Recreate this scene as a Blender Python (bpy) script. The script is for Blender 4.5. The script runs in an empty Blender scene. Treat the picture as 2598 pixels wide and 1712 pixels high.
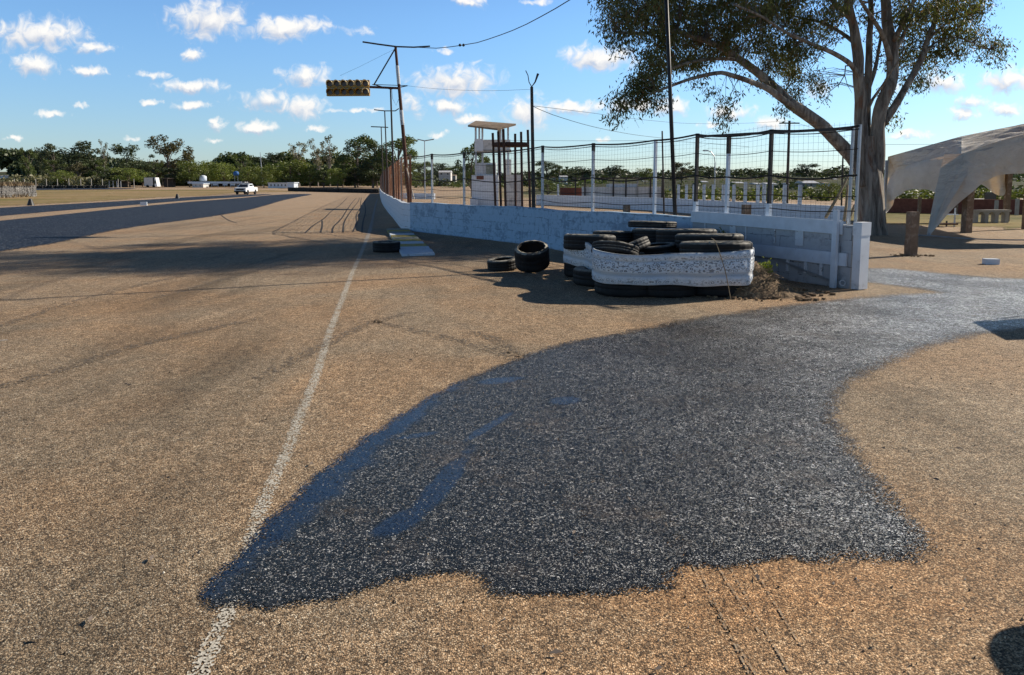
import bpy, math, random
import numpy as np
from mathutils import Vector, Matrix, noise as mnoise
R = math.radians
rng = np.random.default_rng(7); random.seed(7)
SC = bpy.context.scene; COL = SC.collection

# ------------------------------------------------------------------ camera
F = 1900.0; CX = 1299.0; CY = 674.0; PITCH = R(6.2); EYE = 1.6
cam = bpy.data.cameras.new('camera'); camo = bpy.data.objects.new('camera', cam); COL.objects.link(camo)
camo.location = (0, 0, EYE); camo.rotation_euler = (math.pi/2 - PITCH, 0, 0)
cam.sensor_width = 36; cam.lens = 36*F/2598; cam.shift_y = -(856-CY)/2598
cam.clip_start = .05; cam.clip_end = 6000
SC.camera = camo
SC.view_settings.view_transform = 'Standard'; SC.view_settings.look = 'None'
SC.view_settings.exposure = 0.46; SC.view_settings.gamma = 1
SC.cycles.max_bounces = 6; SC.cycles.transparent_max_bounces = 24
SC.cycles.sample_clamp_indirect = 6; SC.cycles.sample_clamp_direct = 12

def ray(px, py):
    a = (px-CX)/F; b = (CY-py)/F; c, s = math.cos(PITCH), math.sin(PITCH)
    return Vector((a, c + b*s, b*c - s))
def W(px, py, Y):                       # point of a sight line at distance Y
    d = ray(px, py); t = Y/d.y
    return Vector((d.x*t, Y, EYE + d.z*t))
def sst(a, b, x):
    t = max(0., min(1., (x-a)/(b-a))); return t*t*(3-2*t)
def ZG(x, y):                           # height of the land
    z = 1.25*sst(110, 280, y) + 5*sst(320, 760, y)
    if x > 0:
        k = sst(0, 40, x - .02*y)
        z += k*(2.6*sst(110, 300, y) + 2.5*sst(320, 640, y))
    return z
def G(px, py, dz=0.):                   # where a sight line meets the land
    d = ray(px, py); t = 1.5; st = .5
    while t < 1500:
        x, y, z = d.x*t, d.y*t, EYE + d.z*t
        if z <= ZG(x, y): break
        st = max(.2, t*.02); t += st
    lo, hi = t-st, t
    for _ in range(30):
        m = (lo+hi)/2
        if EYE + d.z*m <= ZG(d.x*m, d.y*m): hi = m
        else: lo = m
    return Vector((d.x*hi, d.y*hi, ZG(d.x*hi, d.y*hi) + dz))
def proj(p):
    c, s = math.cos(PITCH), math.sin(PITCH); q = Vector(p) - Vector((0, 0, EYE))
    f = q.y*c - q.z*s; u = q.y*s + q.z*c
    return CX + F*q.x/f, CY - F*u/f
K = 2598/2379.

# ------------------------------------------------------------------ sun and sky
SUN_EL = R(29.5); SUN_DIR = Vector((.895, .445, 0)).normalized()
sd = bpy.data.lights.new('sun', 'SUN'); sd.energy = 5.0; sd.angle = R(.53); sd.color = (1, .90, .755)
so = bpy.data.objects.new('sun', sd); COL.objects.link(so)
sv = Vector((SUN_DIR.x*math.cos(SUN_EL), SUN_DIR.y*math.cos(SUN_EL), math.sin(SUN_EL)))
so.rotation_euler = sv.to_track_quat('Z', 'Y').to_euler(); so.location = sv*80

CLOUDS = [(95,80,110,38,1),(215,110,45,14,.8),(85,150,62,25,.9),(207,163,38,14,.9),(485,45,90,42,1),(665,65,95,30,1),
 (452,127,27,17,.9),(710,177,60,24,1),(445,202,75,17,.9),(350,174,45,9,.6),(443,243,45,12,.8),(120,265,40,9,.8),(347,237,18,9,.7),
 (185,244,18,7,.5),(625,235,70,25,.8),(705,250,50,32,.7),(595,295,55,14,.8),(505,290,24,16,.7),(1090,2,45,15,.9),(1065,190,95,38,1),
 (1048,245,44,20,.9),(1100,280,44,14,.8),(1390,135,85,28,1),(1230,262,50,38,.8),(1330,250,85,16,.8),(2345,187,62,30,1),
 (2255,238,38,17,.8),(2235,262,38,13,.7),(2335,257,46,18,.9),(2190,190,58,24,.9),(2115,312,55,10,.8),(1035,118,22,8,.5),
 (35,322,20,7,.9),(960,240,32,28,.5),(1245,5,32,9,.6),(1790,290,42,20,.8),(1700,262,60,20,.7),(850,255,50,6,.5),
 (1465,245,60,18,.8),(830,70,50,12,.3),(500,325,22,6,.5),(730,300,30,7,.5),(1400,322,20,7,.7),(300,320,24,6,.4),
 (1020,312,24,9,.6),(2290,318,30,12,.6),(1560,250,40,22,.7),(1650,290,25,12,.6),(790,255,40,7,.4),(2070,205,30,18,.5),(1900,210,40,18,.5),
 (2700,140,120,40,1),(2600,290,70,20,.8),(-150,120,110,40,1),(-120,280,60,14,.8),(300,-160,160,50,1),(1200,-220,200,60,1),(1900,-150,150,45,1)]
world = bpy.data.worlds.new('World'); SC.world = world; world.use_nodes = True
def build_sky():
    nt = world.node_tree; N = nt.nodes; L = nt.links; N.clear()
    def nd(t, **k):
        n = N.new(t)
        for a, b in k.items(): setattr(n, a, b)
        return n
    def m(op, a, b=None, c=None):
        n = nd('ShaderNodeMath', operation=op)
        for i, v in enumerate((a, b, c)):
            if v is None: continue
            if isinstance(v, (int, float)): n.inputs[i].default_value = v
            else: L.new(v, n.inputs[i])
        return n.outputs[0]
    sky = nd('ShaderNodeTexSky', sky_type='NISHITA'); sky.sun_disc = False
    sky.sun_elevation = SUN_EL; sky.sun_rotation = math.atan2(SUN_DIR.x, SUN_DIR.y)
    sky.air_density = 1.15; sky.dust_density = .25; sky.ozone_density = 2.6; sky.altitude = 200
    tc = nd('ShaderNodeTexCoord'); sx = nd('ShaderNodeSeparateXYZ'); L.new(tc.outputs['Generated'], sx.inputs[0])
    ay = m('MAXIMUM', m('ABSOLUTE', sx.outputs[1]), .12)
    u = m('DIVIDE', sx.outputs[0], ay); v = m('DIVIDE', sx.outputs[2], ay)
    cb = nd('ShaderNodeCombineXYZ'); L.new(m('MULTIPLY', u, 19), cb.inputs[0]); L.new(m('MULTIPLY', v, 19), cb.inputs[1])
    uv = cb.outputs[0]
    wn = nd('ShaderNodeTexNoise', noise_dimensions='2D'); wn.inputs['Scale'].default_value = 2.1; wn.inputs['Detail'].default_value = 5
    wn.inputs['Roughness'].default_value = .6; L.new(uv, wn.inputs['Vector'])
    off = nd('ShaderNodeVectorMath', operation='MULTIPLY_ADD')
    L.new(wn.outputs['Color'], off.inputs[0]); off.inputs[1].default_value = (.62, .34, 0); off.inputs[2].default_value = (-.31, -.17, 0)
    wuv = nd('ShaderNodeVectorMath', operation='ADD'); L.new(uv, wuv.inputs[0]); L.new(off.outputs[0], wuv.inputs[1])
    def field(src):
        cur = None
        for (cx, cy, rx, ry, st) in CLOUDS:
            d = ray(cx*K, cy*K); U = d.x/d.y*19; V = d.z/d.y*19
            rx_, ry_ = rx*K/100*1.22, ry*K/100*1.22
            n = nd('ShaderNodeVectorMath', operation='MULTIPLY_ADD'); L.new(src, n.inputs[0])
            n.inputs[1].default_value = (1/rx_, 1/ry_, 0); n.inputs[2].default_value = (-U/rx_, -V/ry_, (1-st)*.9)
            l = nd('ShaderNodeVectorMath', operation='LENGTH'); L.new(n.outputs[0], l.inputs[0])
            cur = l.outputs['Value'] if cur is None else m('MINIMUM', cur, l.outputs['Value'])
        return m('SUBTRACT', 1, cur)
    A = field(wuv.outputs[0])
    sh = nd('ShaderNodeVectorMath', operation='ADD'); L.new(wuv.outputs[0], sh.inputs[0]); sh.inputs[1].default_value = (.07, .13, 0)
    B = field(sh.outputs[0])
    fn = nd('ShaderNodeTexNoise', noise_dimensions='2D'); fn.inputs['Scale'].default_value = 3.2; fn.inputs['Detail'].default_value = 9
    fn.inputs['Roughness'].default_value = .55; fn.inputs['Distortion'].default_value = .5; L.new(uv, fn.inputs['Vector'])
    f = m('SUBTRACT', fn.outputs['Fac'], .5)
    dens = m('ADD', A, m('MULTIPLY', f, 1.35))
    mr = nd('ShaderNodeMapRange', interpolation_type='SMOOTHSTEP'); mr.inputs['From Min'].default_value = -.04; mr.inputs['From Max'].default_value = .80
    L.new(dens, mr.inputs['Value'])
    up = m('GREATER_THAN', sx.outputs[2], 0.0)
    al = m('MULTIPLY', m('MULTIPLY', mr.outputs[0], up), .97)
    lit = m('ADD', m('MULTIPLY', m('SUBTRACT', A, B), 1.6), m('MULTIPLY', f, 1.4))
    lr = nd('ShaderNodeMapRange'); lr.inputs['From Min'].default_value = -.62; lr.inputs['From Max'].default_value = .5; L.new(lit, lr.inputs['Value'])
    cc = nd('ShaderNodeMixRGB'); L.new(lr.outputs[0], cc.inputs[0]); cc.inputs[1].default_value = (4.0, 4.4, 5.3, 1); cc.inputs[2].default_value = (7.6, 7.4, 7.1, 1)
    tint = nd('ShaderNodeMixRGB', blend_type='MULTIPLY'); tint.inputs[0].default_value = 1
    lo = nd('ShaderNodeMapRange', interpolation_type='SMOOTHSTEP'); L.new(sx.outputs[2], lo.inputs['Value']); lo.inputs['From Max'].default_value = .20
    tg = nd('ShaderNodeMixRGB'); L.new(lo.outputs[0], tg.inputs[0]); tg.inputs[1].default_value = (.64, .80, 1.08, 1); tg.inputs[2].default_value = (.72, .96, 1.24, 1); L.new(tg.outputs[0], tint.inputs[2])
    L.new(sky.outputs[0], tint.inputs[1])
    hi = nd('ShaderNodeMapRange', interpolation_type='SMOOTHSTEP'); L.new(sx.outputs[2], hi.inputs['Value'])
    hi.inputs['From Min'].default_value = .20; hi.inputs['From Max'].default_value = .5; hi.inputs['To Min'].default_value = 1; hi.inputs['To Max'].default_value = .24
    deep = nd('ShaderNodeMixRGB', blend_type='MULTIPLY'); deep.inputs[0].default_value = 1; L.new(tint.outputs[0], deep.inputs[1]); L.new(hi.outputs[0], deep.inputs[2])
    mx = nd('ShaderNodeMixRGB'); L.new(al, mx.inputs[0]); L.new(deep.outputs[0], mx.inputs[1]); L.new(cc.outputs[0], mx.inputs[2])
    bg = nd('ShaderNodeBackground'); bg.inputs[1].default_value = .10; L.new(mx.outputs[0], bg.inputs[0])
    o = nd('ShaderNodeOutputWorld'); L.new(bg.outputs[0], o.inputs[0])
build_sky()

# ------------------------------------------------------------------ mesh helpers
class MB:
    def __init__(s): s.v = []; s.f = []; s.uv = None
    def add(s, vs, fs):
        o = len(s.v); s.v += [tuple(p) for p in vs]; s.f += [tuple(i+o for i in q) for q in fs]; return s
    def box(s, c, d, rz=0., M=None):
        x, y, z = d[0]/2, d[1]/2, d[2]/2
        ps = [Vector((a*x, b*y, e*z)) for e in (-1, 1) for b in (-1, 1) for a in (-1, 1)]
        Mx = (Matrix.Rotation(rz, 4, 'Z') if M is None else M)
        return s.add([Vector(c) + Mx @ p for p in ps], [(0,2,3,1),(4,5,7,6),(0,1,5,4),(2,6,7,3),(0,4,6,2),(1,3,7,5)])
    def tube(s, pts, rad, n=6, cap=True):
        pts = [Vector(p) for p in pts]
        if not hasattr(rad, '__len__'): rad = [rad]*len(pts)
        ref = None; rings = []
        for i, p in enumerate(pts):
            d = (pts[min(i+1, len(pts)-1)] - pts[max(i-1, 0)])
            if d.length < 1e-9: d = Vector((0, 0, 1))
            d.normalize()
            if ref is None: ref = d.orthogonal().normalized()
            ref = (ref - d*ref.dot(d))
            if ref.length < 1e-6: ref = d.orthogonal()
            ref.normalize(); b = d.cross(ref)
            rings.append([p + (ref*math.cos(2*math.pi*k/n) + b*math.sin(2*math.pi*k/n))*rad[i] for k in range(n)])
        vs = [q for r_ in rings for q in r_]; fs = []
        for i in range(len(pts)-1):
            for k in range(n):
                k2 = (k+1) % n; fs.append((i*n+k, i*n+k2, (i+1)*n+k2, (i+1)*n+k))
        if cap: fs.append(tuple(range(n-1, -1, -1))); fs.append(tuple((len(pts)-1)*n+k for k in range(n)))
        return s.add(vs, fs)
    def beam(s, a, b, w, h):
        a, b = Vector(a), Vector(b); d = (b-a); L_ = d.length; d.normalize()
        up = Vector((0, 0, 1))
        if abs(d.z) > .95: up = Vector((0, 1, 0))
        x = d.cross(up).normalized(); z = x.cross(d)
        vs = []
        for p in (a, b):
            for (i, j) in ((-1,-1),(1,-1),(1,1),(-1,1)): vs.append(p + x*i*w/2 + z*j*h/2)
        return s.add(vs, [(0,1,2,3),(7,6,5,4),(0,4,5,1),(1,5,6,2),(2,6,7,3),(3,7,4,0)])
    def lathe(s, prof, n=32, c=(0,0,0), M=None, wob=None):
        M = M or Matrix.Identity(4); c = Vector(c); m_ = len(prof); vs = []; fs = []
        for k in range(n):
            a = 2*math.pi*k/n
            for j, (r, z) in enumerate(prof):
                rr = r + (wob(k, j) if wob else 0)
                vs.append(c + M @ Vector((rr*math.cos(a), rr*math.sin(a), z)))
        for k in range(n):
            k2 = (k+1) % n
            for j in range(m_-1): fs.append((k*m_+j, k2*m_+j, k2*m_+j+1, k*m_+j+1))
        return s.add(vs, fs)
    def build(s, name, mat, parent=None, smooth=False, ofs=None):
        me = bpy.data.meshes.new(name); v = s.v
        if ofs is None and parent is not None: ofs = parent_world(parent)
        if ofs is not None: v = [(a-ofs[0], b-ofs[1], c-ofs[2]) for a, b, c in v]
        me.from_pydata(v, [], s.f); me.update()
        if s.uv is not None:
            l = me.uv_layers.new(name='UVMap'); l.data.foreach_set('uv', [x for q in s.uv for p in q for x in p])
        if smooth: me.polygons.foreach_set('use_smooth', [True]*len(me.polygons))
        me.materials.append(mat)
        o = bpy.data.objects.new(name, me); COL.objects.link(o)
        if parent is not None: o.parent = parent
        return o
def parent_world(o):
    p = Vector(o.location)
    while o.parent: o = o.parent; p += Vector(o.location)
    return p
def tag(o, label=None, cat=None, group=None, kind=None):
    if label: o['label'] = label
    if cat: o['category'] = cat
    if group: o['group'] = group
    if kind: o['kind'] = kind
    return o
def thing(name, label, cat, loc=(0,0,0), group=None, rz=0):
    o = bpy.data.objects.new(name, None); COL.objects.link(o); o.location = loc; o.rotation_euler = (0, 0, rz); o.empty_display_size = .3
    return tag(o, label, cat, group)
def dup(root, loc, rz=0., sc=(1,1,1), label=None, group=None, rot=None):
    r = root.copy(); COL.objects.link(r); r.location = loc; r.rotation_euler = rot or (0, 0, rz); r.scale = sc
    if label: r['label'] = label
    if group: r['group'] = group
    for ch in list(root.children):
        c = ch.copy(); COL.objects.link(c); c.parent = r
        for g in list(ch.children):
            d = g.copy(); COL.objects.link(d); d.parent = c
    return r
def quads(name, P, mat, parent=None, extra=None):     # P (N,4,3) array of leaf faces
    P = np.asarray(P, dtype=np.float32); n = len(P)
    if parent is not None: P = P - np.array(parent_world(parent), dtype=np.float32)
    me = bpy.data.meshes.new(name); me.vertices.add(n*4); me.vertices.foreach_set('co', P.reshape(-1))
    me.loops.add(n*4); me.loops.foreach_set('vertex_index', np.arange(n*4, dtype=np.int32))
    me.polygons.add(n); me.polygons.foreach_set('loop_start', np.arange(n, dtype=np.int32)*4)
    me.update(calc_edges=True); me.validate(); me.materials.append(mat)
    o = bpy.data.objects.new(name, me); COL.objects.link(o)
    if parent is not None: o.parent = parent
    return o
def cat_rom(pts, step):
    P = [Vector(p) for p in pts]; out = []
    for i in range(len(P)-1):
        a, b, c, d = P[max(i-1,0)], P[i], P[i+1], P[min(i+2, len(P)-1)]
        n = max(1, int((c-b).length/step)); n = min(n, 400)
        for k in range(n):
            t = k/n
            out.append(.5*((2*b) + (c-a)*t + (2*a-5*b+4*c-d)*t*t + (3*b-a-3*c+d)*t**3))
    out.append(P[-1]); return out

# ------------------------------------------------------------------ materials
class NT:
    def __init__(s, name):
        s.m = bpy.data.materials.new(name); s.m.use_nodes = True; s.t = s.m.node_tree; s.t.nodes.clear()
        s.out = s.t.nodes.new('ShaderNodeOutputMaterial'); s.co = s.t.nodes.new('ShaderNodeTexCoord')
    def n(s, typ, ins=None, **k):
        x = s.t.nodes.new(typ)
        for a, b in k.items(): setattr(x, a, b)
        for a, b in (ins or {}).items():
            if hasattr(b, 'is_output') or isinstance(b, bpy.types.NodeSocket): s.t.links.new(b, x.inputs[a])
            else: x.inputs[a].default_value = b
        return x
    def math(s, op, a, b=0., c=0.): return s.n('ShaderNodeMath', {0: a, 1: b, 2: c}, operation=op).outputs[0]
    def map(s, v, a, b, c=0., d=1., sm=False):
        return s.n('ShaderNodeMapRange', {0: v, 1: a, 2: b, 3: c, 4: d}, interpolation_type='SMOOTHSTEP' if sm else 'LINEAR').outputs[0]
    def mix(s, f, a, b, mode='MIX'): return s.n('ShaderNodeMixRGB', {0: f, 1: a, 2: b}, blend_type=mode).outputs[0]
    def noise(s, sc, det=3., rough=.55, vec=None, dist=0.):
        return s.n('ShaderNodeTexNoise', {'Vector': vec or s.co.outputs['Object'], 'Scale': sc, 'Detail': det, 'Roughness': rough, 'Distortion': dist})
    def vor(s, sc, vec=None, feat='F1', rnd=1.):
        return s.n('ShaderNodeTexVoronoi', {'Vector': vec or s.co.outputs['Object'], 'Scale': sc, 'Randomness': rnd}, feature=feat)
    def mapping(s, sc=(1,1,1), rot=(0,0,0), vec=None):
        return s.n('ShaderNodeMapping', {'Vector': vec or s.co.outputs['Object'], 'Scale': sc, 'Rotation': rot}).outputs[0]
    def ramp(s, f, stops, interp='LINEAR'):
        x = s.n('ShaderNodeValToRGB', {0: f}); cr = x.color_ramp; cr.interpolation = interp
        while len(cr.elements) < len(stops): cr.elements.new(.5)
        for e, (p, c) in zip(cr.elements, stops): e.position = p; e.color = (*c, 1)
        return x.outputs[0]
    def bump(s, h, st, d, nrm=None):
        i = {'Height': h, 'Strength': st, 'Distance': d}
        if nrm is not None: i['Normal'] = nrm
        return s.n('ShaderNodeBump', i).outputs[0]
    def pbr(s, col, rough=.8, nrm=None, spec=.3, metal=0., alpha=None):
        i = {'Base Color': col, 'Roughness': rough, 'Metallic': metal, 'Specular IOR Level': spec}
        if nrm is not None: i['Normal'] = nrm
        b = s.n('ShaderNodeBsdfPrincipled', i); sh = b.outputs[0]
        if alpha is not None:
            tr = s.n('ShaderNodeBsdfTransparent'); sh = s.n('ShaderNodeMixShader', {0: alpha, 1: tr.outputs[0], 2: sh}).outputs[0]
        s.t.links.new(sh, s.out.inputs[0]); return s.m
def c4(c): return (*c, 1.)
def mat(name, col, rough=.7, var=.25, sc=3., bump=.2, spec=.3, metal=0., col2=None, f2=.5, sc2=2.):
    q = NT(name); nz = q.noise(sc, 6, .6)
    k = q.map(nz.outputs['Fac'], .25, .75, 1-var, 1+var)
    c = q.mix(1., c4(col), k, 'MULTIPLY')
    if col2 is not None:
        n2 = q.noise(sc2, 8, .65, dist=.3); c = q.mix(q.map(n2.outputs['Fac'], f2-.04, f2+.06, 0, 1), c, c4(col2))
    return q.pbr(c, rough, q.bump(nz.outputs['Fac'], bump, .02), spec, metal)

def grit(q, scale, pal, vec=None):
    v = q.vor(scale, vec); sep = q.n('ShaderNodeSeparateColor', {0: v.outputs['Color']})
    col = q.ramp(sep.outputs[0], pal, 'LINEAR'); return v, sep, col
TAN = [(0, (.022,.018,.015)), (.20, (.055,.042,.032)), (.36, (.22,.155,.10)), (.62, (.40,.29,.19)), (.84, (.60,.47,.33)), (1, (.86,.79,.66))]
def ground_mat():
    q = NT('compacted_chip_ground'); P = q.co.outputs['Object']
    v, sep, col = grit(q, 158, TAN)
    v2, sep2, col2 = grit(q, 300, TAN)
    gap = q.map(v.outputs['Distance'], .42, .75, 1, .42)
    c = q.mix(.30, col, col2); c = q.mix(1., c, gap, 'MULTIPLY')
    # tone patches: sandy orange drifts and greyer driven bands running along the track
    big = q.noise(.33, 5, .6, dist=.6); band = q.noise(1., 5, .62, q.mapping((.55, .10, 1), (0, 0, R(-12))), .5)
    band2 = q.noise(2.3, 4, .6, q.mapping((.9, .07, 1), (0, 0, R(-24))), .3)
    c = q.mix(q.map(big.outputs['Fac'], .42, .66, 0, .75), c, q.mix(1., c, c4((1.2, .98, .78)), 'MULTIPLY'))
    dark = q.math('MULTIPLY', q.map(band.outputs['Fac'], .46, .66, 0, 1, True), q.map(band2.outputs['Fac'], .34, .62, .25, 1))
    xs = q.n('ShaderNodeSeparateXYZ', {0: P})
    near = q.map(xs.outputs[0], -.5, 6.5, 1., .15)
    dark = q.math('MULTIPLY', dark, near)
    c = q.mix(q.math('MULTIPLY', dark, .85), c, q.mix(1., c, c4((.46, .47, .47)), 'MULTIPLY'))
    c = q.mix(1., c, c4((1.03, .99, .91)), 'MULTIPLY')
    dv = q.n('ShaderNodeVectorMath', {0: P, 1: (1.05, 2.9, 0)}, operation='DISTANCE').outputs['Value']
    dr = q.math('ADD', dv, q.math('MULTIPLY', q.math('SUBTRACT', q.noise(1.1, 5, .65).outputs['Fac'], .5), 2.2))
    c = q.mix(q.map(dr, 1.6, .3, 0, .75), c, q.mix(1., c, c4((1.22, .97, .72)), 'MULTIPLY'))
    fine = q.noise(9, 5, .7); c = q.mix(1., c, q.map(fine.outputs['Fac'], .25, .75, .72, 1.26), 'MULTIPLY')
    c = q.mix(1., c, q.map(q.noise(1.7, 6, .65, q.mapping((1, .45, 1), (0, 0, R(20)))).outputs['Fac'], .3, .7, .82, 1.16), 'MULTIPLY')
    k1 = q.n('ShaderNodeSeparateColor', {0: q.vor(52).outputs['Color']}); k2 = q.n('ShaderNodeSeparateColor', {0: q.vor(21).outputs['Color']})
    c = q.mix(1., c, q.math('MULTIPLY', q.map(k1.outputs[0], 0, 1, .78, 1.22), q.map(k2.outputs[0], 0, 1, .84, 1.16)), 'MULTIPLY')
    # far away the driven sand reads a little paler and redder
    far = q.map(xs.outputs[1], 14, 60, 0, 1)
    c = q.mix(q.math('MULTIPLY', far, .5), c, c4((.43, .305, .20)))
    gm = q.math('MULTIPLY', q.map(xs.outputs[1], 78, 100, 0, 1), q.map(q.math('SUBTRACT', xs.outputs[0], q.math('MULTIPLY', xs.outputs[1], .02)), -12, -2, 0, 1))
    gn = q.noise(.09, 6, .65, q.mapping((1, .5, 1))); gc = q.ramp(gn.outputs['Fac'], [(.34, (.10,.12,.035)), (.50, (.19,.16,.06)), (.64, (.28,.20,.11)), (.8, (.07,.085,.03))])
    c = q.mix(q.math('MULTIPLY', gm, .92), c, gc)
    spots = q.vor(1.7); sp = q.map(spots.outputs['Distance'], .010, .022, 1, 0)
    c = q.mix(q.math('MULTIPLY', sp, .9), c, c4((.02, .018, .016)))
    h = q.math('ADD', q.math('MULTIPLY', v.outputs['Distance'], -1.), q.math('MULTIPLY', sep.outputs[1], .5))
    nr = q.bump(h, .6, .005, q.bump(fine.outputs['Fac'], .25, .03))
    return q.pbr(c, .86, nr, .25)
def edge_alpha(q, cell=92, amp=1.):
    at = q.n('ShaderNodeAttribute', attribute_name='edge').outputs['Fac']
    vv = q.vor(cell); s_ = q.n('ShaderNodeSeparateColor', {0: vv.outputs['Color']})
    nz = q.noise(4.5, 6, .7); e = q.math('ADD', at, q.math('MULTIPLY', q.math('SUBTRACT', nz.outputs['Fac'], .5), 1.5*amp))
    e = q.math('ADD', e, q.math('MULTIPLY', q.math('SUBTRACT', s_.outputs[2], .5), .85*amp))
    return q.math('GREATER_THAN', e, .5)
def tar_mat():
    q = NT('fresh_wet_bitumen_chips')
    v = q.vor(165); sep = q.n('ShaderNodeSeparateColor', {0: v.outputs['Color']})
    v3 = q.vor(300); sep3 = q.n('ShaderNodeSeparateColor', {0: v3.outputs['Color']})
    P = q.co.outputs['Object']; xs = q.n('ShaderNodeSeparateXYZ', {0: P})
    wn = q.noise(2.2, 6, .7); wob = q.math('SUBTRACT', wn.outputs['Fac'], .5)
    # smooth binder pools: along the left edge, one long streak, a few small ones
    a_, b_ = G(560*K, 1290*K), G(1000*K, 925*K); n_ = Vector((b_.y-a_.y, -(b_.x-a_.x), 0)).normalized()
    d1 = q.n('ShaderNodeVectorMath', {0: q.n('ShaderNodeVectorMath', {0: P, 1: tuple(a_)}, operation='SUBTRACT').outputs[0], 1: tuple(n_)}, operation='DOT_PRODUCT').outputs['Value']
    along = q.n('ShaderNodeVectorMath', {0: P, 1: tuple(a_)}, operation='DISTANCE').outputs['Value']
    pl = q.map(q.math('ADD', d1, q.math('MULTIPLY', wob, .42)), .16, .04, 0, 1, True)
    pl = q.math('MULTIPLY', pl, q.map(along, 3.8, 2.6, .25, 1))
    for (p0, p1, w) in (((955,1215),(1088,1050),.07), ((925,1020),(1000,1008),.045), ((1290,935),(1335,930),.10), ((1120,890),(1200,880),.09), ((900,1235),(960,1190),.08), ((1090,1020),(1180,965),.04)):
        A, B = G(p0[0]*K, p0[1]*K), G(p1[0]*K, p1[1]*K); c_ = (A+B)/2; L_ = (B-A).length/2+.05; an = math.atan2(B.y-A.y, B.x-A.x)
        mp = q.n('ShaderNodeMapping', {'Vector': P, 'Location': tuple(c_), 'Rotation': (0, 0, an), 'Scale': (L_, w, 1)}, vector_type='TEXTURE').outputs[0]
        ln = q.n('ShaderNodeVectorMath', {0: mp}, operation='LENGTH').outputs['Value']
        pl = q.math('MAXIMUM', pl, q.map(q.math('ADD', ln, q.math('MULTIPLY', wob, 1.5)), 1.15, .75, 0, .92, True))
    pl = q.math('MULTIPLY', pl, q.map(q.math('ADD', sep.outputs[2], q.math('MULTIPLY', wob, .8)), .80, .84, 1, .12))
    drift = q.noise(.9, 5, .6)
    sun_glitter = q.math('MULTIPLY', q.map(xs.outputs[0], .0, 4.2, 0.1, 1.), q.map(drift.outputs['Fac'], .32, .66, .15, 1.3))  # sun glitter painted in as more and paler chips toward the right
    thr = q.math('SUBTRACT', .87, q.math('ADD', q.math('MULTIPLY', sun_glitter, .30), q.map(xs.outputs[0], 2.2, 5.5, 0, .42)))
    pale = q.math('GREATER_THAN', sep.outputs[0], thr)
    base = q.mix(sep3.outputs[1], c4((.002, .002, .0025)), c4((.022, .020, .020)))
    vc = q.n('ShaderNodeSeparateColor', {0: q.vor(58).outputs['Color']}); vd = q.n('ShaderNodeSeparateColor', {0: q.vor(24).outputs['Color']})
    sun_glitter = q.math('MULTIPLY', sun_glitter, q.math('MULTIPLY', q.map(vc.outputs[0], 0, 1, .25, 1.6), q.map(vd.outputs[0], 0, 1, .55, 1.35)))
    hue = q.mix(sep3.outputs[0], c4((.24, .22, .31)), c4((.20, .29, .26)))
    stone = q.mix(q.math('POWER', sep3.outputs[2], q.map(sun_glitter, 0, 1.2, 3.4, .6)), q.mix(q.map(sun_glitter, .2, 1.1, .88, .0), hue, c4((.02, .02, .022))), c4((.62, .61, .60)))
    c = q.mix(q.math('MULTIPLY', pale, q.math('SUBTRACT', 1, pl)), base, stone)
    brown = q.noise(1.6, 6, .7); c = q.mix(q.math('MULTIPLY', q.map(brown.outputs['Fac'], .52, .68, 0, .5), q.math('SUBTRACT', 1, pl)), c, c4((.085, .062, .042)))
    c = q.mix(1., c, q.math('MULTIPLY', q.map(vc.outputs[2], 0, 1, .30, 1.75), q.map(vd.outputs[2], 0, 1, .6, 1.4)), 'MULTIPLY')  # coarse cells brightened and dimmed as painted glints for the distance
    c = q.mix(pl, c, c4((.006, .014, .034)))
    g = q.n('ShaderNodeNewGeometry')
    fac = q.n('ShaderNodeVectorMath', {0: q.n('ShaderNodeVectorMath', {0: v.outputs['Color'], 1: (.5, .5, .5)}, operation='SUBTRACT').outputs[0], 1: (1.1, 1.1, 0)}, operation='MULTIPLY').outputs[0]
    fsc = q.n('ShaderNodeVectorMath', {0: fac, 3: q.map(pl, 0, 1, 1, .10)}, operation='SCALE').outputs[0]
    nn = q.n('ShaderNodeVectorMath', {0: q.n('ShaderNodeVectorMath', {0: g.outputs['Normal'], 1: fsc}, operation='ADD').outputs[0]}, operation='NORMALIZE').outputs[0]
    h = q.math('ADD', q.math('MULTIPLY', v.outputs['Distance'], -1.2), q.math('MULTIPLY', v3.outputs['Distance'], -.4))
    nr = q.bump(h, q.map(pl, 0, 1, .6, .10), .006, nn)
    ro = q.math('ADD', q.map(sep.outputs[1], 0, 1, .16, .42), q.math('MULTIPLY', pl, -.02))
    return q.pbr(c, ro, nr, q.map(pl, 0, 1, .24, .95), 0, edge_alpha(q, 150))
def strip_mat():
    q = NT('old_tar_strip'); v = q.vor(30); sep = q.n('ShaderNodeSeparateColor', {0: v.outputs['Color']})
    nz = q.noise(1.2, 5, .65, q.mapping((.2, 1, 1))); c = q.mix(q.map(nz.outputs['Fac'], .3, .7), c4((.005, .009, .018)), c4((.015, .020, .034)))
    c = q.mix(q.math('GREATER_THAN', sep.outputs[0], .93), c, c4((.20, .21, .23)))
    h = q.math('MULTIPLY', v.outputs['Distance'], -1.)
    return q.pbr(c, .6, q.bump(h, .7, .03), .22, 0, edge_alpha(q, 20, .8))
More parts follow.
